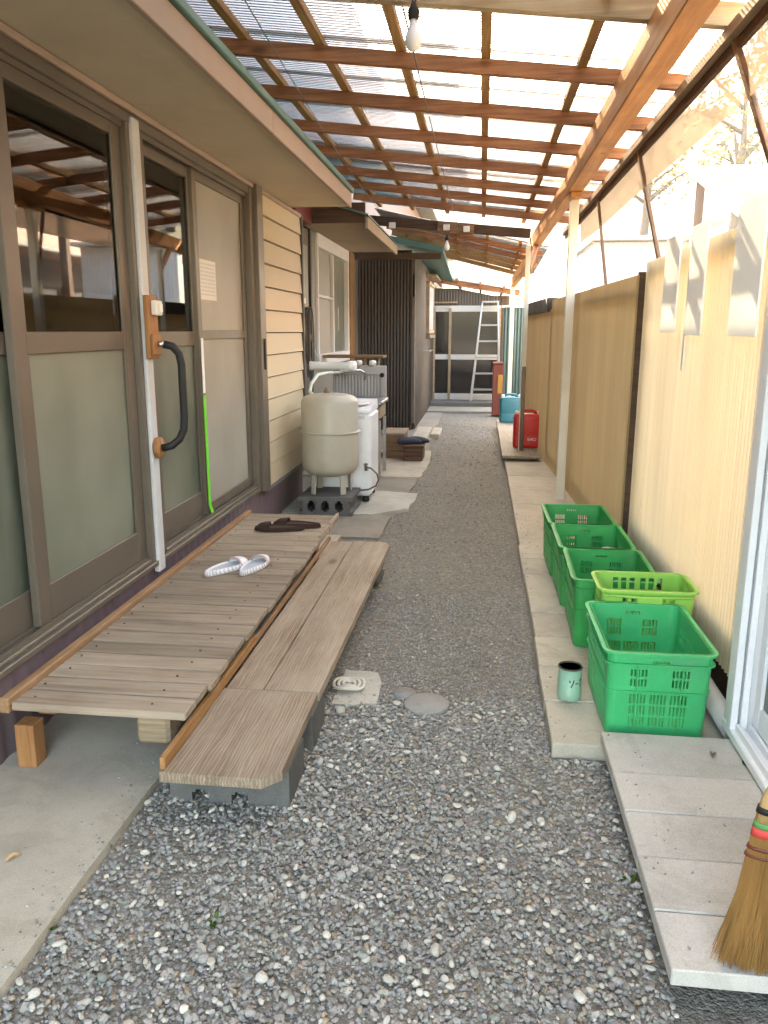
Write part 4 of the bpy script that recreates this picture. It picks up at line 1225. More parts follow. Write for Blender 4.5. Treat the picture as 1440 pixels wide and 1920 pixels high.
def holes_block(name, label, loc, rz, w=.39, d=.19, h=.10, cat='concrete block', group='grey concrete blocks', low=False):
    """hollow concrete block lying flat, three openings through its depth, half openings at the ends"""
    t = thing(name, label, cat, loc, rz, group)
    us = [-w / 2]; hw = .030
    cs = [-.10, 0, .10]
    if h > .12: hw = .028
    br = [-w / 2, -w / 2 + .028]
    for c in cs: br += [c - hw, c - hw * .55, c + hw * .55, c + hw]
    br += [w / 2 - .028, w / 2]
    if low: cs = [-.085, .03]; hw = .024; br = [-w / 2, -w / 2 + .004]
    for c in (cs if low else []): br += [c - hw, c - hw * .55, c + hw * .55, c + hw]
    if low: br += [w / 2 - .004, w / 2]
    zs_ = [0, h * .20, h * .32, h * .68, h * .80, h] if not low else [0, h * .05, h * .10, h * .44, h * .50, h]
    def solid(i, j):
        a, b = (br[i] + br[i + 1]) / 2, (zs_[j] + zs_[j + 1]) / 2
        if j in (0, 4): return True
        if abs(a) > w / 2 - .028 and not low: return j in (0, 4)
        for c in cs:
            if abs(a - c) < hw:
                if abs(a - c) > hw * .55 and j in (1, 3): return True
                return False
        return True
    mb = MB(); mb.lattice(br, zs_, solid, lambda u, v, q: (u, q, v), -d / 2, d / 2)
    part('shell', mb, 'block', t, local=True)
    return t
holes_block('concrete_block', 'grey hollow concrete block under the near end of the step board', (-.668, 2.045, -.036), 0, .345, .19, .149, low=True)
holes_block('concrete_block', 'grey hollow concrete block under the middle of the near plank of the step board', (-.66, 2.36, -.03), 0, .33, .19, .15, low=True)
holes_block('concrete_block', 'grey hollow concrete block under the far end of the step board', (-.66, 4.05, .018), 0, .34, .19, .067)
holes_block('concrete_block', 'grey hollow concrete block with three dark holes under the front of the beige tank', (-1.075, 5.565, .012), .02, .39, .19, .135)
holes_block('concrete_block', 'grey hollow concrete block behind the front one under the beige tank', (-1.07, 5.765, .02), -.01, .39, .19, .127)
# rope ring lying by the step board
mb = MB()
for rr in (.058, .040, .022):
    mb.tube([(math.cos(a) * rr, math.sin(a) * rr * .9, .012 + .004 * math.sin(3 * a)) for a in [k * 2 * PI / 22 for k in range(23)]], .0062, 8)
o = solo('rope_coil', mb, 'rope', 'small pale rope coil lying on the ground half under the step board', 'rope', (0, 0, 0)); o.location = (-.455, 2.735, .004)

# ------------------------------------------------------------------ slippers
def slipper(name, label, x, y, z, rz, body, inner, trim, group, L=.25):
    t = thing(name, label, 'slipper', (x, y, z), rz, group)
    # outline: toe at +y, heel at -y
    def outl(s, k=1.0):
        a = s * 2 * PI
        yy = math.cos(a) * L / 2
        w = .040 + .010 * math.cos(a) - .003 * math.cos(2 * a)
        return (math.sin(a) * w * k, yy * (k * .5 + .5 if k < 1 else 1))
    n = 36
    mb = MB()
    rings = []
    for (k, zz) in ((.93, 0), (1.0, .004), (1.04, .013), (1.02, .023), (.95, .026), (.86, .020), (.80, .0165)):
        rings.append([mb.b.verts.new((*outl(i / n, k), zz)) for i in range(n)])
    for a, b in zip(rings, rings[1:]):
        for i in range(n):
            f = mb.b.faces.new((a[i], a[(i + 1) % n], b[(i + 1) % n], b[i])); f.smooth = True
    mb.b.faces.new(rings[0][::-1]); mb.b.faces.new(rings[-1])
    part('sole', mb, body, t, local=True)
    mb = MB()
    P = [(*outl(i / n, .84), .0185) for i in range(n)]
    mb._pts(P + [(x_, y_, .017) for x_, y_, _ in P], [tuple(range(n)), tuple(range(n, 2 * n))[::-1]] + [(i, n + i, n + (i + 1) % n, (i + 1) % n) for i in range(n)])
    part('insole', mb, inner, t, local=True)
    # vamp: low rounded cover over the toe third, open towards the heel
    mb = MB()
    def vf(u, v, off):
        yy = L * .20 + (L * .30 - .002) * v
        c = max(-1, min(1, yy / (L / 2))); sn = math.sqrt(max(0, 1 - c * c))
        w = sn * (.040 + .010 * c - .003 * (2 * c * c - 1)) * 1.0
        a = (u - .5) * PI
        hgt = .036 - .014 * v ** 2
        e = math.cos(a)
        return ((w - off) * math.copysign(abs(math.sin(a)) ** .8, math.sin(a)), yy, .012 + (hgt - off) * max(0, e) ** .7 * (1 - v ** 8))
    mb.grid(lambda u, v: vf(u, v, 0), 16, 12); mb.grid(lambda u, v: vf(u, v, .004), 16, 12)
    # rim joining both skins
    part('vamp', mb, body, t, local=True)
    mb = MB()
    ed = [vf(i / 16, 0, .002) for i in range(17)]
    mb.tube(ed, .0045, 6); part('vamp_edge', mb, trim, t, local=True)
    mb = MB()
    for i in range(0, n):
        x_, y_ = outl(i / n, 1.02)
        x2, y2 = outl((i + .35) / n, 1.025)
        mb.tube([(x_ * 1.02, y_ * 1.02, .004), (x2 * 1.02, y2 * 1.02, .014), (x2 * .97, y2 * .97, .0255)], .0020, 4, smooth=False)
    part('stitching', mb, trim, t, local=True)['kind'] = 'stuff'
    return t
slipper('slipper', 'white cloth slipper with striped edge, the left of the white pair on the deck', -1.105, 3.33, .2525, -.50, 'slipper', 'slipin', 'stripe', 'white slippers')
slipper('slipper', 'white cloth slipper with striped edge, the right of the white pair on the deck', -.99, 3.37, .2525, -.20, 'slipper', 'slipin', 'stripe', 'white slippers')
slipper('slipper', 'nearer dark brown felt slipper of the pair at the far end of the deck', -1.05, 4.075, .2525, PI / 2 + .15, 'brown', 'brownin', 'brown', 'brown slippers', .26)
slipper('slipper', 'farther dark brown felt slipper of the pair at the far end of the deck', -.975, 4.165, .2525, PI / 2 - .05, 'brown', 'brownin', 'brown', 'brown slippers', .26)

# ------------------------------------------------------------------ things fixed on the door wall
G = thing('grab_handle', 'black curved grab handle on wooden plates screwed to the door post', 'handle', (-1.37, 3.26, 1.1))
mb = MB(); mb.box(-1.371, -1.350, 3.215, 3.315, 1.185, 1.44, .004); part('upper_plate', mb, 'orangez', G, at=(-1.36, 3.26, 1.3))
mb = MB(); mb.box(-1.3498, -1.338, 3.222, 3.308, 1.20, 1.285, .003); part('upper_pad', mb, 'orangez', G, at=(-1.345, 3.26, 1.25))
mb = MB(); mb.lathe([(.0, 0), (.044, .0), (.046, .006), (.044, .022), (.0, .022)], (-1.371, 3.265, .81), 20, axis='x'); part('lower_plate', mb, 'orangez', G, at=(-1.36, 3.265, .8))
pts = [(-1.338, 3.265, 1.245), (-1.315, 3.275, 1.243)]
mb = MB(); mb.tube(pts, .013, 10); part('end_ferrule', mb, 'chrome', G)
pts = [(-1.315, 3.275, 1.243), (-1.285, 3.29, 1.235), (-1.262, 3.30, 1.205), (-1.255, 3.305, 1.16), (-1.255, 3.305, 1.05), (-1.255, 3.305, .94), (-1.258, 3.30, .885), (-1.275, 3.29, .845), (-1.305, 3.275, .818), (-1.345, 3.262, .808)]
mb = MB(); mb.tube(pts, .0165, 12); part('grip', mb, 'black', G)
Q = thing('bell_push', 'small white bell push on the wooden plate above the black handle', 'bell push', (-1.35, 3.28, 1.39))
mb = MB(); mb.box(-1.3498, -1.328, 3.245, 3.315, 1.36, 1.42, .004); part('housing', mb, 'cap', Q)
mb = MB(); mb.box(-1.3279, -1.322, 3.275, 3.305, 1.372, 1.408, .003); part('button', mb, 'white', Q)
mb = MB(); mb.bar((-1.4125, 4.018, .972), (-1.4125, 4.026, .392), .0025, .034, 0, (0, 1, 0)); mb.bar((-1.4125, 4.026, .394), (-1.400, 4.030, .352), .0025, .034, 0, (0, 1, 0))
solo('tape_strip', mb, 'tape', 'bright green tape hanging down the edge of the pale sliding door', 'tape', (-1.41, 4.02, .4))
mb = MB(); mb.box(-1.4145, -1.410, 4.004, 4.034, .985, 1.262, .001)
solo('tape_strip', mb, 'white', 'white strip stuck on the door edge above the green tape', 'tape', (-1.41, 4.02, 1.1))
PN = thing('reflection_sheet', 'white marked sheet added for a bright reflection on the upper pane of the pale sliding door', 'notice', (-1.42, 4.2, 1.6))  # sheet and grey marks stand in for a bright reflection in the glass
mb = MB(); mb.box(-1.4285, -1.4275, 4.075, 4.33, 1.455, 1.655); part('sheet', mb, 'paper', PN)
mb = MB()
for i in range(9):
    z = 1.635 - i * .019; y_ = 4.09
    while y_ < 4.31:
        w = random.uniform(.006, .022); mb.box(-1.4274, -1.4270, y_, min(4.318, y_ + w), z - .006, z + .003); y_ += w + random.uniform(.004, .008)
part('print', mb, 'pvc', PN)['kind'] = 'stuff'

# ------------------------------------------------------------------ tank, washer, sink
T = thing('storage_tank', 'beige round metal tank with a seam ring, standing on concrete blocks', 'tank', (-1.07, 5.68, .147))
cx_, cy_ = -1.07, 5.68; r0 = .205
mb = MB()
pr = [(.0, .868), (.06, .866), (.13, .858), (.175, .845), (.195, .828), (r0, .80), (r0, .40), (.203, .345), (.190, .315), (.165, .292), (.12, .276), (.06, .268), (0.0, .266)]
mb.lathe([(max(r, .001), z) for r, z in pr][::-1], (cx_, cy_, 0), 40); part('shell', mb, 'tank', T)
mb = MB(); mb.lathe([(.204, .588), (.222, .590), (.224, .594), (.222, .598), (.204, .600)], (cx_, cy_, 0), 40); part('seam_ring', mb, 'tank', T)
for a in (.6, 2.3, 4.0, 5.5):
    x, y_ = cx_ + .150 * math.cos(a), cy_ + .150 * math.sin(a)
    mb = MB(); mb.bar((x, y_, .31), (cx_ + .158 * math.cos(a), cy_ + .158 * math.sin(a), .1485), .045, .012, .002, (math.cos(a), math.sin(a), 0)); part('leg', mb, 'tank', T, at=(x, y_, .22))
mb = MB(); mb.lathe([(.02, .866), (.022, .88), (.014, .884), (.012, .90), (.001, .90)], (cx_ - .02, cy_, 0), 12); part('inlet', mb, 'rust', T)
WM = thing('washing_machine', 'white top loading washing machine standing behind the beige tank', 'washing machine', (-1.0, 6.1, .03))
mb = MB()
mb.box(-1.24, -.802, 5.92, 6.36, .068, .70, .022)
part('body', mb, 'appl', WM, at=(-1.0, 6.14, .4))
mb = MB()
yy = [5.925, 5.935, 6.0, 6.2, 6.34, 6.355]; zz = [.702, .722, .738, .752, .775, .7015]
mb._pts([(x, yy[i], zz[i]) for x in (-1.235, -.807) for i in range(6)], [tuple(range(6)), tuple(range(6, 12))[::-1]] + [(i, (i + 1) % 6, 6 + (i + 1) % 6, 6 + i) for i in range(6)])
part('top_panel', mb, 'appl', WM)
mb = MB(); mb.lathe([(.155, 0), (.16, .006), (.14, .012), (.001, .016)], (-1.0, 6.12, .748), 24); part('lid', mb, 'pvc', WM)
mb = MB(); mb.box(-1.10, -.85, 5.9185, 5.9198, .655, .685); part('control_strip', mb, 'pvc', WM)
for x in (-1.19, -.85):
    for y_ in (5.97, 6.31):
        mb = MB(); mb.lathe([(.022, .012), (.026, .03), (.02, .067)], (x, y_, 0), 12); part('foot', mb, 'black', WM)
mb = MB()
mb.tube([(-.84, 5.90, .295), (-.80, 5.895, .29), (-.755, 5.90, .245), (-.745, 5.90, .20), (-.765, 5.90, .155), (-.82, 5.90, .125), (-.90, 5.905, .115)], .0065, 8)
mb.tube([(-.84, 5.905, .27), (-.84, 5.900, .325)], .011, 8); mb.tube([(-.855, 5.90, .318), (-.825, 5.90, .318)], .005, 6)
part('drain_hose', mb, 'cable', WM)
SK = thing('outdoor_sink', 'stainless outdoor sink with ribbed pale splashback and thin legs by the dark shed', 'sink', (-1.05, 7.2, 0))
mb = MB(); mb.box(-1.36, -.845, 6.92, 7.44, .665, .70, .008)
part('basin_rim', mb, 'stain', SK)
mb = MB(); mb.box(-1.33, -.865, 6.95, 7.40, .53, .664, .02); part('basin', mb, 'boxpale', SK)
mb = MB(); mb.box(-1.31, -.89, 6.98, 7.38, .7005, .704); part('bowl', mb, 'greymetal', SK)
mb = corr((-1.36, 7.455), (-.875, 7.455), .70, .90, .03, .005, 6); part('ribbed_panel', mb, 'splash', SK)
mb = MB(); mb.box(-1.37, -.868, 7.465, 7.49, .69, .985, .006); mb.box(-1.37, -.868, 7.435, 7.464, .90, .985, .006); mb.box(-.91, -.868, 7.445, 7.464, .70, .90, .003); part('splashback', mb, 'splash', SK)
mb = MB(); mb.lathe([(.022, 0), (.018, -.004), (.001, -.004)], (-.905, 7.434, .90), 14, axis='y'); part('plug_hole', mb, 'black', SK)
for x in (-1.32, -.875):
    for y_ in (6.97, 7.38):
        mb = MB(); mb.box(x - .014, x + .014, y_ - .014, y_ + .014, .02, .53, .002); part('leg', mb, 'stain', SK, at=(x, y_, .3))
FA = thing('tap_set', 'chrome tap with pale green hose over the beige tank', 'tap', (-1.2, 7.0, .95))
mb = MB(); mb.tube([(-1.22, 7.43, .95), (-1.22, 7.10, .95), (-1.22, 6.95, .945)], .016, 10); mb.tube([(-1.22, 7.05, .93), (-1.22, 7.05, 1.01)], .017, 10); mb.tube([(-1.22, 7.0, .945), (-1.13, 7.15, .955), (-1.08, 7.25, .95), (-1.04, 7.30, .92), (-1.05, 7.30, .86)], .012, 8)
part('spout', mb, 'chrome', FA)
for x in (-1.12, -.99):
    mb = MB(); mb.lathe([(.012, .985), (.03, .99), (.034, 1.01), (.03, 1.03), (.012, 1.035)], (x, 7.42, 0), 12); part('knob', mb, 'cap', FA)
mb = MB(); mb.tube([(-1.22, 6.97, .945), (-1.26, 6.6, .96), (-1.30, 6.4, .955), (-1.30, 6.15, .90), (-1.27, 5.95, .85), (-1.20, 5.85, .82)], .013, 10); part('hose', mb, 'hosegreen', FA)
mb = MB(); mb.lathe([(.001, 0), (.040, .0), (.042, .01), (.038, .03), (.036, .32), (.046, .34), (.046, .40), (.03, .41), (.001, .41)], (-1.48, 6.95, 1.0), 18, axis='x')
solo('water_filter', mb, 'white', 'short fat white plastic tube on the wall above the beige tank', 'filter', (-1.3, 6.95, 1.0))
SH = thing('wall_shelf', 'thin wooden shelf board under the white kitchen window with a slim prop', 'shelf', (-1.2, 8.0, 1.0))
mb = MB(); mb.box(-1.56, -.955, 7.95, 8.25, 1.035, 1.062, .003); part('board', mb, 'boxwood', SH)
mb = MB(); mb.bar((-1.0, 8.0, 1.034), (-1.0, 7.6, .70), .02, .02); part('prop', mb, 'boxpale', SH)
mb = MB(); mb.box(-1.25, -1.15, 8.0, 8.2, .90, 1.034, .003); part('bracket', mb, 'boxwood', SH)
HO = thing('hose_coil', 'tangle of thin hoses and cords hanging on hooks beside the kitchen door', 'hose', (-1.52, 7.1, 1.3))
mb = MB(); mb.box(-1.598, -1.545, 6.86, 7.14, 1.53, 1.58, .004); part('hook_rail', mb, 'cap', HO)
mb = MB(); mb.box(-1.598, -1.55, 6.90, 6.97, 1.42, 1.529, .004); mb.box(-1.598, -1.55, 7.05, 7.12, 1.43, 1.529, .004); part('hook', mb, 'orangez', HO)
mb = MB()
for k in range(6):
    w, h = random.uniform(.05, .10), random.uniform(.18, .34); c = (-1.545 + .012 * k, 7.06 + random.uniform(-.03, .03), 1.50)
    mb.tube([(c[0], c[1] + math.sin(a) * w, c[2] - h + math.cos(a) * h) for a in [j * 2 * PI / 20 for j in range(21)]], .006, 6)
part('coil', mb, 'cable', HO)
mb = MB(); mb.tube(sag((-1.54, 7.1, 1.5), (-1.54, 7.3, .98), .05), .006, 6); mb.tube(sag((-1.54, 7.1, 1.5), (-1.55, 7.75, 1.05), .12), .006, 6); part('hose_end', mb, 'hosegreen', HO)

# ------------------------------------------------------------------ boxes, shoes
def crate_box(name, label, x0, x1, y0, y1, h, m, z0=.02, cat='box'):
    t = thing(name, label, cat, ((x0 + x1) / 2, (y0 + y1) / 2, z0))
    for a in range(3):
        hh = h / 3; mb = MB(); mb.box(x0, x1, y0, y0 + .015, z0 + a * hh + .002, z0 + (a + 1) * hh - .001, .002); part('front_board', mb, m, t, at=((x0 + x1) / 2, y0, z0 + a * hh))
    mb = MB(); mb.box(x0, x0 + .015, y0 + .016, y1, z0, z0 + h); part('side_board', mb, m, t)
    mb = MB(); mb.box(x1 - .015, x1, y0 + .016, y1, z0, z0 + h); part('side_board', mb, m, t)
    mb = MB(); mb.box(x0 + .016, x1 - .016, y1 - .015, y1, z0, z0 + h); part('back_board', mb, m, t)
    mb = MB(); mb.box(x0 - .012, x1 + .012, y0 - .015, y1 + .005, z0 + h + .001, z0 + h + .022, .003); part('top_board', mb, 'boxpale' if m == 'boxwood' else m, t)
    return t
crate_box('wooden_box', 'tall wooden step box against the dark corrugated shed wall', -.98, -.765, 8.12, 8.6, .235, 'boxwood')
crate_box('wooden_box', 'low dark wooden step box with shoes lying on it', -.75, -.56, 7.95, 8.3, .135, 'boxdark')
def shoe(label, x, y, z, rz):
    t = thing('shoe', label, 'shoe', (x, y, z), rz, 'shoes on the dark box')
    mb = MB()
    rings = []
    prof = [(-.125, .025, .03), (-.11, .034, .055), (-.06, .036, .062), (0, .038, .058), (.05, .042, .048), (.09, .040, .036), (.12, .026, .022), (.13, .012, .012)]
    for (yy_, w, h) in prof:
        rings.append([mb.b.verts.new((math.cos(a) * w, yy_, .004 + max(0, math.sin(a)) * h)) for a in [k * 2 * PI / 12 for k in range(12)]])
    for a, b in zip(rings, rings[1:]):
        for i in range(12):
            f = mb.b.faces.new((a[i], a[(i + 1) % 12], b[(i + 1) % 12], b[i])); f.smooth = True
    mb.b.faces.new(rings[0][::-1]); mb.b.faces.new(rings[-1]); part('upper', mb, 'shoe', t, local=True)
    mb = MB(); mb.box(-.038, .038, -.12, .115, -.006, .0035, .003); part('sole', mb, 'black', t, local=True)
shoe('dark blue shoe on the low dark box, the left one of the pair', -.70, 8.06, .187, -1.2)
shoe('dark blue shoe on the low dark box, the right one of the pair', -.62, 8.13, .187, -1.0)

# ------------------------------------------------------------------ fuel cans on the plank
PB = thing('board_walk', 'long thick plank on bearers at the fence foot carrying the fuel cans', 'plank', (.42, 9.4, 0))
mb = MB(); mb.box(.232, .60, 7.90, 11.2, .072, .100, .003); part('board', mb, 'boxpale', PB, at=(.42, 9.4, .09)).data.materials[0] = wood('board_wood', (.20, .155, .11), (.37, .31, .235), 1, .75, 14)
for y_ in (8.0, 9.5, 11.0):
    mb = MB(); mb.box(.25, .59, y_ + .05, y_ + .13, .025, .0715, .003); part('bearer', mb, 'boxdark', PB, at=(.42, y_, .05))
def fuel_can(label, x, y, z, m, w, h, d, rz=0.0, sticker=False):
    t = thing('fuel_can', label, 'fuel can', (x, y, z), rz, 'plastic fuel cans by the fence')
    mb = MB()
    a, b, r = w / 2, d / 2, .035
    def ring(zz, k, rr):
        pts = []
        for cx0, cy0, a0 in ((a - rr, b - rr, 0), (-a + rr, b - rr, PI / 2), (-a + rr, -b + rr, PI), (a - rr, -b + rr, 3 * PI / 2)):
            for j in range(5):
                an = a0 + j * PI / 8
                pts.append(((cx0 + rr * math.cos(an)) * k, (cy0 + rr * math.sin(an)) * k, zz))
        return [mb.b.verts.new(p) for p in pts]
    rs = [ring(0, .93, r), ring(.012, .985, r), ring(.03, 1, r), ring(h * .30, 1, r), ring(h * .33, .985, r), ring(h * .36, 1, r), ring(h * .80, 1, r), ring(h * .86, .97, r), ring(h * .90, .88, r), ring(h * .91, .80, r)]
    for p, q in zip(rs, rs[1:]):
        for i in range(20):
            f = mb.b.faces.new((p[i], p[(i + 1) % 20], q[(i + 1) % 20], q[i])); f.smooth = True
    mb.b.faces.new(rs[0][::-1]); mb.b.faces.new(rs[-1])
    part('body', mb, m, t, local=True)
    mb = MB(); mb.tube([(-w * .30, 0, h * .90), (-w * .24, 0, h * .98), (-w * .12, 0, h * 1.0), (w * .10, 0, h * 1.0), (w * .2, 0, h * .98), (w * .25, 0, h * .90)], .016, 10); part('handle', mb, m, t, local=True)
    for sx in (-1, 1):
        mb = MB(); mb.lathe([(.026, h * .89), (.028, h * .90), (.028, h * .965), (.022, h * .985), (.001, h * .985)], (sx * w * .37, -.01, 0), 16); part('cap', mb, 'cap', t, local=True)
    if sticker:
        mb = MB()
        x0 = -.005
        for gl in ('S', 'A', 'N', 'C', 'Z'):
            seg = {'S': [(0, 1, 1, 1), (0, .5, 0, 1), (0, .5, 1, .5), (1, 0, 1, .5), (0, 0, 1, 0)], 'A': [(0, 0, .5, 1), (.5, 1, 1, 0), (.25, .4, .75, .4)], 'N': [(0, 0, 0, 1), (0, 1, 1, 0), (1, 0, 1, 1)], 'C': [(0, 0, 0, 1), (0, 1, 1, 1), (0, 0, 1, 0)], 'Z': [(0, 1, 1, 1), (1, 1, 0, 0), (0, 0, 1, 0)]}[gl]
            for s in seg:
                mb.bar((x0 + s[0] * .013, -b - .001, h * .20 + s[1] * .024), (x0 + s[2] * .013, -b - .001, h * .20 + s[3] * .024), .0035, .002, 0, (0, 1, 0))
            x0 += .019
        part('lettering', mb, 'white', t, local=True)
    return t
fuel_can('red plastic fuel can with white lettering and white caps behind the rusty post', .512, 8.56, .101, 'red', .31, .385, .17, 0, True)
fuel_can('blue-green plastic fuel can standing behind the red one', .415, 10.95, .101, 'blue', .30, .37, .19, .03)
RB = thing('red_cabinet', 'narrow red cabinet with an orange-yellow door panel at the foot of the ladder', 'cabinet', (.27, 12.6, .0))
mb = MB(); mb.box(.185, .34, 12.55, 12.85, .02, .80, .008); part('body', mb, 'redbrown', RB)
mb = MB(); mb.box(.262, .335, 12.535, 12.549, .36, .64, .004); part('door', mb, 'yellow', RB)
mb = MB(); mb.box(.18, .345, 12.54, 12.86, .801, .83, .004); part('lid', mb, 'redbrown', RB)
TW = thing('tin_screen', 'grey-green corrugated tin screen standing behind the white posts near the ladder', 'screen', (.5, 13.0, 0))
part('sheet', corr((.325, 13.0), (.78, 13.0), .02, 1.66, .05, .009, 6), 'tealwall', TW)
mb = MB(); mb.box(.32, .80, 13.015, 13.06, .0, 1.64); part('backing', mb, 'darkbeam', TW)
mb = MB(); mb.bar((.30, 12.97, 1.67), (.80, 12.97, 1.70), .03, .03); part('top_rail', mb, 'pvc', TW)

# ------------------------------------------------------------------ ladder
L = thing('ladder', 'silver aluminium stepladder leaning against the far glass doors', 'ladder', (.08, 14.1, .06))
lb = [(-.17, 14.08, .102), (.335, 14.08, .102)]; lt = [(-.005, 14.42, 1.78), (.262, 14.42, 1.78)]
for a, b in zip(lb, lt):
    mb = MB(); mb.bar(a, b, .028, .06, .003, (0, 1, .2)); part('rail', mb, 'alum', L, at=a)
for k in range(6):
    t_ = (k + .75) / 6.15
    p = Vector(lb[0]).lerp(Vector(lt[0]), t_); q = Vector(lb[1]).lerp(Vector(lt[1]), t_)
    mb = MB(); mb.bar(p, q, .075, .028, .003); part('tread', mb, 'alum', L, at=tuple(p.lerp(q, .5)))
mb = MB(); mb.bar((-.02, 14.41, 1.79), (.277, 14.41, 1.79), .09, .03, .004); part('top_cap', mb, 'alum', L)
for a, b in (((-.15, 14.30, .102), (-.005, 14.45, 1.75)), ((.315, 14.30, .102), (.262, 14.45, 1.75))):
    mb = MB(); mb.bar(a, b, .022, .035, .002, (0, 1, .2)); part('rear_rail', mb, 'alum', L, at=a)

# ------------------------------------------------------------------ harvest crates
def perim(a, b, r, nc=4):
    """rounded rectangle as a list of (point, normal, arclength)"""
    out = []
    segs = [((-a + r, -b), (a - r, -b), (0, -1)), ((a, -b + r), (a, b - r), (1, 0)), ((a - r, b), (-a + r, b), (0, 1)), ((-a, b - r), (-a, -b + r), (-1, 0))]
    return segs
def crate(name, label, x, y, z, w, l, h, m, rz=0.0, taper=.94, basket=False):
    t = thing(name, label, 'basket' if basket else 'crate', (x, y, z), rz, None if basket else 'green plastic crates along the fence')
    a, b, r = w / 2, l / 2, .028
    us = []; kinds = []      # breakpoint params (side, s) and cell kind
    pts = []
    segs = perim(a, b, r)
    cc = [(a - r, -b + r, -PI / 2), (a - r, b - r, 0), (-a + r, b - r, PI / 2), (-a + r, -b + r, PI)]
    for si, (p, q, nrm) in enumerate(segs):
        Ls = math.dist(p, q)
        # slot groups along a side: 5 slots each
        if basket:
            ng = 2 if si % 2 == 0 else 2; ns = 3
        else:
            ng = 3 if si % 2 == 0 else 4; ns = 5
        br = [0.0]; kd = []
        mrg = .035
        gw = (Ls - 2 * mrg) / ng
        for g in range(ng):
            s0 = mrg + g * gw + gw * .10; s1 = mrg + (g + 1) * gw - gw * .10
            br.append(s0); kd.append('m')
            sw = (s1 - s0) / (ns * 1.6 - .6)
            for k in range(ns):
                br.append(s0 + sw * (1.6 * k + 1)); kd.append(('s', g, k))
                if k < ns - 1:
                    br.append(s0 + sw * 1.6 * (k + 1)); kd.append('r')
        br.append(Ls); kd.append('m')
        for i, s in enumerate(br):
            f = s / Ls
            pts.append(((p[0] + (q[0] - p[0]) * f, p[1] + (q[1] - p[1]) * f), nrm))
            if i < len(kd): kinds.append((si, kd[i]))
        c = cc[si]
        for j in range(4):
            kinds.append((si, 'c'))
            if j < 3:
                an = c[2] + (j + 1) * PI / 8
                pts.append(((c[0] + r * math.cos(an), c[1] + r * math.sin(an)), (math.cos(an), math.sin(an))))
    n = len(pts)
    vs = [0, .13, .24, .265, .375, .40, .51, .60, .69, .715, .80, .855, .905, 1.0] if not basket else [0, .1, .3, .36, .52, .58, .74, .80, .94, 1.0]
    slots = {2: 0, 4: 0, 6: 0}
    def solid(i, j):
        i %= n
        si, kd = kinds[i]
        if not isinstance(kd, tuple):
            return True
        g, k = kd[1], kd[2]
        ng = 3 if si % 2 == 0 else 4
        if basket:
            return not (j in (1, 3, 5, 7) and not (j == 7 and k == 9))
        mid = (si % 2 == 0 and g == 1)
        if j in (1, 3, 5):
            return False
        if j in (7, 9) and not mid:
            return False
        if j == 11 and mid:
            return False
        return True
    def fn(u, v, q):
        (px, py), nrm = pts[int(u) % n]
        k = taper + (1 - taper) * v
        return ((px + nrm[0] * q) * k, (py + nrm[1] * q) * k, .004 + v * (h - .004))
    mb = MB(); mb.lattice(list(range(n + 1)), vs, solid, fn, -.0035, 0.0, closed=True)
    part('wall', mb, m, t, local=True)
    # outer ribs and rim
    def band(z0, z1, o0, o1, nm):
        mb = MB()
        def f2(u, v, q):
            (px, py), nrm = pts[int(u) % n]
            k = taper + (1 - taper) * (v / h)
            return (px * k + nrm[0] * q, py * k + nrm[1] * q, v)
        mb.lattice(list(range(n + 1)), [z0, z1], lambda i, j: True, f2, o0, o1, closed=True)
        return part(nm, mb, m, t, local=True)
    band(h - .008, h, -.006, .014, 'rim')
    if not basket:
        band(h - .042, h - .037, .0005, .010, 'rib')
        band(h * .545, h * .545 + .004, .0005, .006, 'rib')
            # upright ribs on the sides
        for (px, py, sx, sy) in [(-.068, -b, 0, -1), (.068, -b, 0, -1), (-.068, b, 0, 1), (.068, b, 0, 1)]:
            mb = MB()
            k0, k1 = taper, 1.0
            mb.bar((px * k0, (py) * k0 + sy * .003, .012), (px * k1, py + sy * .003, h - .04), .004, .007, 0, (0, 1, 0)); part('upright_rib', mb, m, t, local=True)
    mb = MB()
    poly = [((p[0] - nn[0] * .003) * taper, (p[1] - nn[1] * .003) * taper) for p, nn in pts]
    mb.prism(poly, 0.0, .0038); part('floor', mb, m, t, local=True)
    return t
CH = .293
crate('plastic_crate', 'bright green slatted plastic crate, nearest of the row and beside the green tin', .571, 2.60, .049, .318, .462, CH, 'green', .01)
crate('plastic_crate', 'green plastic crate directly behind the lime basket', .558, 3.335, .049, .318, .470, CH, 'green2', -.02)
crate('plastic_crate', 'green plastic crate with a glass jar inside, second from the far end of the row', .548, 3.815, .049, .318, .462, CH, 'green2', .0)
crate('plastic_crate', 'green plastic crate at the far end of the row by the white post', .536, 4.29, .049, .318, .462, CH, 'green2', .015)
BK = crate('plastic_basket', 'yellowish lime green basket with square holes squeezed between two green crates', .628, 2.965, .049, .335, .225, .335, 'lime', .0, .88, True)
mb = MB(); mb.tube([(-.165, .0, .325), (-.168, -.06, .318), (-.15, -.118, .315), (0, -.128, .312), (.15, -.118, .315), (.168, -.06, .318), (.165, 0, .325)], .006, 8); part('handle', mb, 'lime', BK, local=True)
mb = MB(); mb.box(-.045, .045, -.134, -.124, .285, .318, .003); part('handle_grip', mb, 'lime', BK, local=True)
# glass jar inside the second farthest crate
J = thing('glass_jar', 'small clear glass jar lying in the second farthest green crate', 'jar', (.62, 3.72, .054))
mb = MB(); mb.lathe([(.001, .0), (.038, .0), (.042, .008), (.042, .20), (.036, .222), (.030, .228), (.030, .236), (.027, .236), (.027, .226), (.039, .2), (.039, .01), (.001, .006)], (0, 0, 0), 20); part('jar_body', mb, 'glassjar', J, local=True)
mb = MB(); mb.lathe([(.033, .2285), (.034, .252), (.001, .254)], (0, 0, 0), 20); part('lid', mb, 'stain', J, local=True)

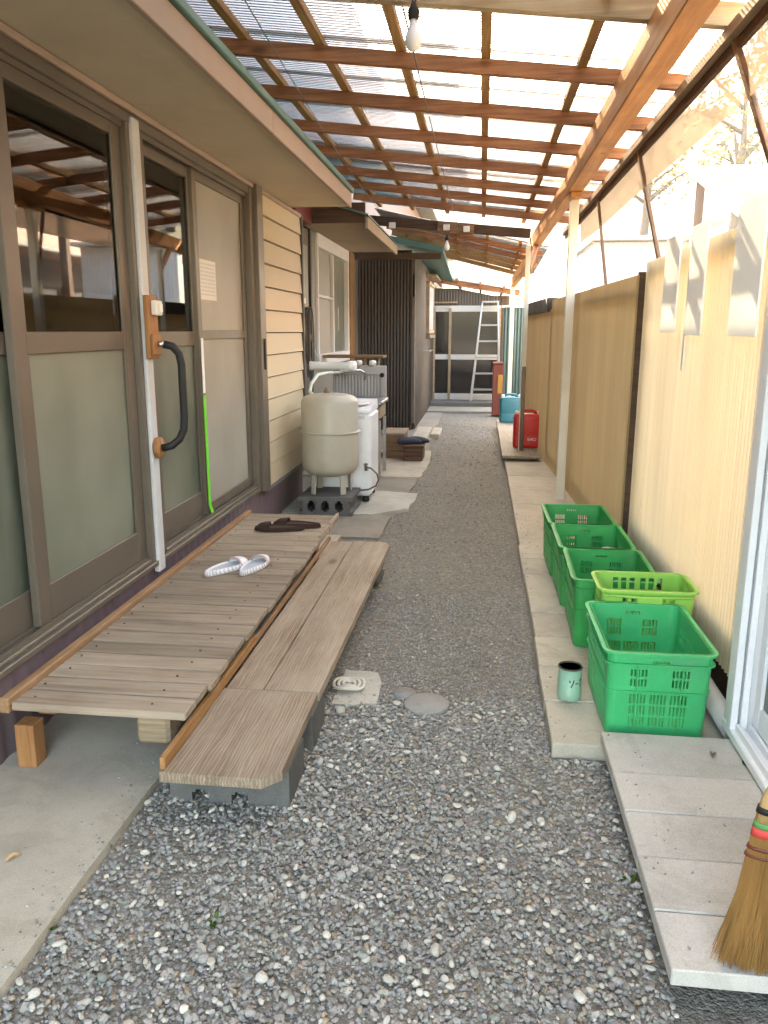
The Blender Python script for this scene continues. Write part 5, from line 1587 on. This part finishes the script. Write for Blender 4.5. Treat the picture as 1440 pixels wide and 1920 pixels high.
# ------------------------------------------------------------------ tin can with brush-written kana
C = thing('tin_can', 'open pale green tin can with hand-painted black characters on the paving slab', 'tin can', (.338, 2.652, .0495))
rc, hc = .0405, .118
mb = MB(); mb.lathe([(.001, 0), (rc - .001, 0), (rc, .003), (rc, .008), (rc + .0012, .011), (rc, .014), (rc + .0012, .017), (rc, .020), (rc, hc - .006), (rc - .0015, hc - .006), (rc - .0015, .004), (.001, .004)], (0, 0, 0), 36); part('shell', mb, 'tin', C, local=True)
mb = MB(); mb.lathe([(rc - .0014, .1125), (rc + .0015, .1130), (rc + .002, .116), (rc, hc), (rc - .002, .1175), (rc - .0022, .1125)], (0, 0, 0), 36); part('rim', mb, 'tinrim', C, local=True)
mb = MB(); mb.lathe([(.001, .005), (rc - .0018, .005), (rc - .0018, .1115), (rc - .0024, .1115), (rc - .0024, .006), (.001, .006)], (0, 0, 0), 36); part('rusty_inside', mb, 'tinrim', C, local=True)
mb = MB()
def stroke(pts, w):
    """painted stroke on the can wall; pts = (degrees round, height)"""
    for (a0, z0), (a1, z1) in zip(pts, pts[1:]):
        for j in range(4):
            t0, t1 = j / 4, (j + 1) / 4
            P = []
            for t_ in (t0, t1):
                a = R(a0 + (a1 - a0) * t_); z = z0 + (z1 - z0) * t_
                P.append((a, z))
            dx = (P[1][0] - P[0][0]) * rc; dz = P[1][1] - P[0][1]; ln = math.hypot(dx, dz) or 1
            nx, nz = -dz / ln * w / 2, dx / ln * w / 2
            q = []
            for rr in (rc + .0003, rc + .0009):
                for (a, z), sg in ((P[0], 1), (P[0], -1), (P[1], -1), (P[1], 1)):
                    q.append((math.cos(a + sg * nx / rc) * rr, math.sin(a + sg * nx / rc) * rr, z + sg * nz))
            mb._pts(q, [(0, 1, 2, 3), (4, 7, 6, 5), (0, 4, 5, 1), (1, 5, 6, 2), (2, 6, 7, 3), (3, 7, 4, 0)])
A0 = 262
stroke([(A0, .078), (A0 + 5, .070)], .0035)
stroke([(A0 + 22, .080), (A0 + 18, .068), (A0 + 8, .052)], .0032)
stroke([(A0 + 30, .066), (A0 + 46, .067)], .0035)
stroke([(A0 + 52, .076), (A0 + 66, .077)], .003); stroke([(A0 + 59, .086), (A0 + 58, .054)], .003)
part('lettering', mb, 'ink', C, local=True)

# lids in the gravel
mb = MB(); mb.lathe([(.001, -.03), (.080, -.03), (.081, .003), (.077, .007), (.001, .0085)], (0, 0, 0), 40); 
o = solo('manhole_cover', mb, 'lid', 'large round grey concrete drain lid set in the gravel', 'manhole cover', (0, 0, 0), 'round drain lids in the gravel'); o.location = (-.158, 2.63, .002)
mb = MB(); mb.lathe([(.001, -.03), (.044, -.03), (.045, .001), (.001, .003)], (0, 0, 0), 28)
o = solo('manhole_cover', mb, 'lid', 'small round grey drain lid partly covered by gravel behind the large one', 'manhole cover', (0, 0, 0), 'round drain lids in the gravel'); o.location = (-.248, 2.715, .001)

# ------------------------------------------------------------------ bulbs
def bulb(label, x, y, z, rough):
    t = thing('light_bulb', label, 'light bulb', (x, y, z), 0, 'bare light bulbs under the canopy')
    mb = MB(); mb.lathe([(.001, -.062), (.014, -.060), (.026, -.048), (.0315, -.030), (.0305, -.014), (.022, .008), (.0145, .026), (.0135, .045), (.001, .046)], (0, 0, 0), 24); part('bulb_glass', mb, 'bulb', t, local=True)
    mb = MB(); mb.lathe([(.001, .044), (.017, .044), (.0205, .052), (.0215, .075), (.019, .082), (.013, .088), (.010, .098), (.001, .099)], (0, 0, 0), 20); part('socket', mb, 'black', t, local=True)
    mb = MB(); mb.tube([(0, 0, .095), (-.008, 0, .12), (-.02, 0, .135), (-.028, 0, rough)], .003, 6); mb.tube([(0, 0, .095), (.012, 0, .12), (.02, 0, .14), (.016, 0, rough)], .003, 6); part('cord', mb, 'black', t, local=True)
bulb('bare white bulb in a black socket hanging near the pale rafter', -.285, 3.30, 2.385, .16)
bulb('bare white bulb hanging farther down the passage by the dark cross beam', -.41, 9.27, 2.225, .12)
for x, z in ((-.42, 2.41), (-.20, 2.39), (-1.02, 2.44)):
    JB = thing('junction_box', {-.42: 'small white junction box left of the far bulb', -.20: 'small white junction box right of the far bulb', -1.02: 'small white junction box on the rafter near the kitchen eave'}[x], 'junction box', (x, 9.30, z), 0, 'small white boxes under the canopy')
    mb = MB(); mb.box(-.035, .035, -.02, .02, -.03, .03, .004); part('box', mb, 'white', JB, local=True)

# ------------------------------------------------------------------ broom at the lower right
BR = thing('broom', 'straw broom with red and green binding leaning at the right edge', 'broom', (.64, 1.50, .102))
BY = 1.41
tx = lambda z: .601 + .012 * (z - .1)
mb = MB()
rb = np.random.default_rng(5)
for k in range(3400):
    u = rb.uniform(-1, 1); v = rb.uniform(-1, 1)
    if u * u + v * v > 1: continue
    e = rb.normal(0, .009)
    front = max(0.0, u + .15)
    zb0 = max(.1045 - .035 * max(0, min(1, (front - .35) * 1.6)), .06) + abs(rb.normal(0, .008)) + (rb.random() < .1) * rb.uniform(0, .05)
    p0 = (tx(.43) + u * .066, BY + v * .020, .435)
    p1 = (tx(.25) + u * .086, BY + v * .030, .25)
    p2 = (tx(.05) + u * .112 + e, BY + v * .034 + rb.normal(0, .005) - .012 - .055 * min(1, front * 1.6), zb0)
    mb.tube([p0, p1, p2], [.0012, .0012, .0008], 3, cap=False, smooth=False)
part('bristles', mb, 'bristle', BR)['kind'] = 'stuff'
mb = MB()
def oval(z, w, d, x=None):
    return [((x if x is not None else tx(z)) + math.cos(a) * w, BY + math.sin(a) * d, z) for a in [k * 2 * PI / 24 for k in range(24)]]
def loft(mb, rings, cap=True):
    rr = [[mb.b.verts.new(p) for p in r_] for r_ in rings]
    for a, b in zip(rr, rr[1:]):
        for i in range(24):
            f = mb.b.faces.new((a[i], a[(i + 1) % 24], b[(i + 1) % 24], b[i])); f.smooth = True
    if cap: mb.b.faces.new(rr[0][::-1]); mb.b.faces.new(rr[-1])
loft(mb, [oval(.15, .092, .026), oval(.25, .082, .026), oval(.43, .064, .019)]); part('core', mb, 'bristle', BR)
mb = MB(); loft(mb, [oval(.405, .070, .023), oval(.45, .064, .022), oval(.50, .046, .020), oval(.55, .024, .016)]); part('collar', mb, 'cane', BR)
for z, m_, hh, kk in ((.385, 'pinkband', .009, .0672), (.400, 'greenband', .006, .0652), (.430, 'black', .006, .0625), (.352, 'redbrown', .003, .0715), (.335, 'redbrown', .002, .0745)):
    mb = MB(); loft(mb, [oval(z - hh, kk + .0085, .0255), oval(z + hh, kk + .0065, .0250)]); part('binding', mb, m_, BR)
mb = MB(); mb.tube([(tx(.5), BY, .50), (.68, BY + .05, .9), (.735, BY + .10, 1.35)], .012, 10); part('handle', mb, 'cane', BR)
mb = MB(); mb.box(.60, .68, 1.375, 1.42, -.06, .0615, .004)
solo('wooden_stake', mb, 'boxpale', 'short pale wooden stake under the corner of the near slab below the broom', 'stake', (.64, 1.37, 0))
mb = MB(); mb.box(.47, .56, 1.56, 2.25, -.06, .0615, .004)
struct('slab_bearer', mb, 'block')

# a few dry leaves and straws on the ground
for i, (x, y_, z, lab) in enumerate([(-.42, 3.4, .006, 'curled brown leaf on the gravel beside the step board'), (.70, 2.21, .1025, 'small dead leaf lying on the near slab by the footing'), (-.38, 3.75, .006, 'pale straw lying on the gravel near the far end of the step board'), (-1.12, 1.62, .0235, 'brown leaf lying on the bare concrete in front of the deck')]):
    mb = MB(); mb.grid(lambda u, v: ((u - .5) * .045, (v - .5) * .018 * (1 - (2 * u - 1) ** 2 * .8), .006 * math.sin(u * 5) + .004 * (2 * v - 1) ** 2), 8, 4)
    o = solo('dry_leaf', mb, 'boxwood' if i < 2 else 'cane', lab, 'leaf', (0, 0, 0)); o.location = (x, y_, z); o.rotation_euler = (0, 0, i * 1.3)
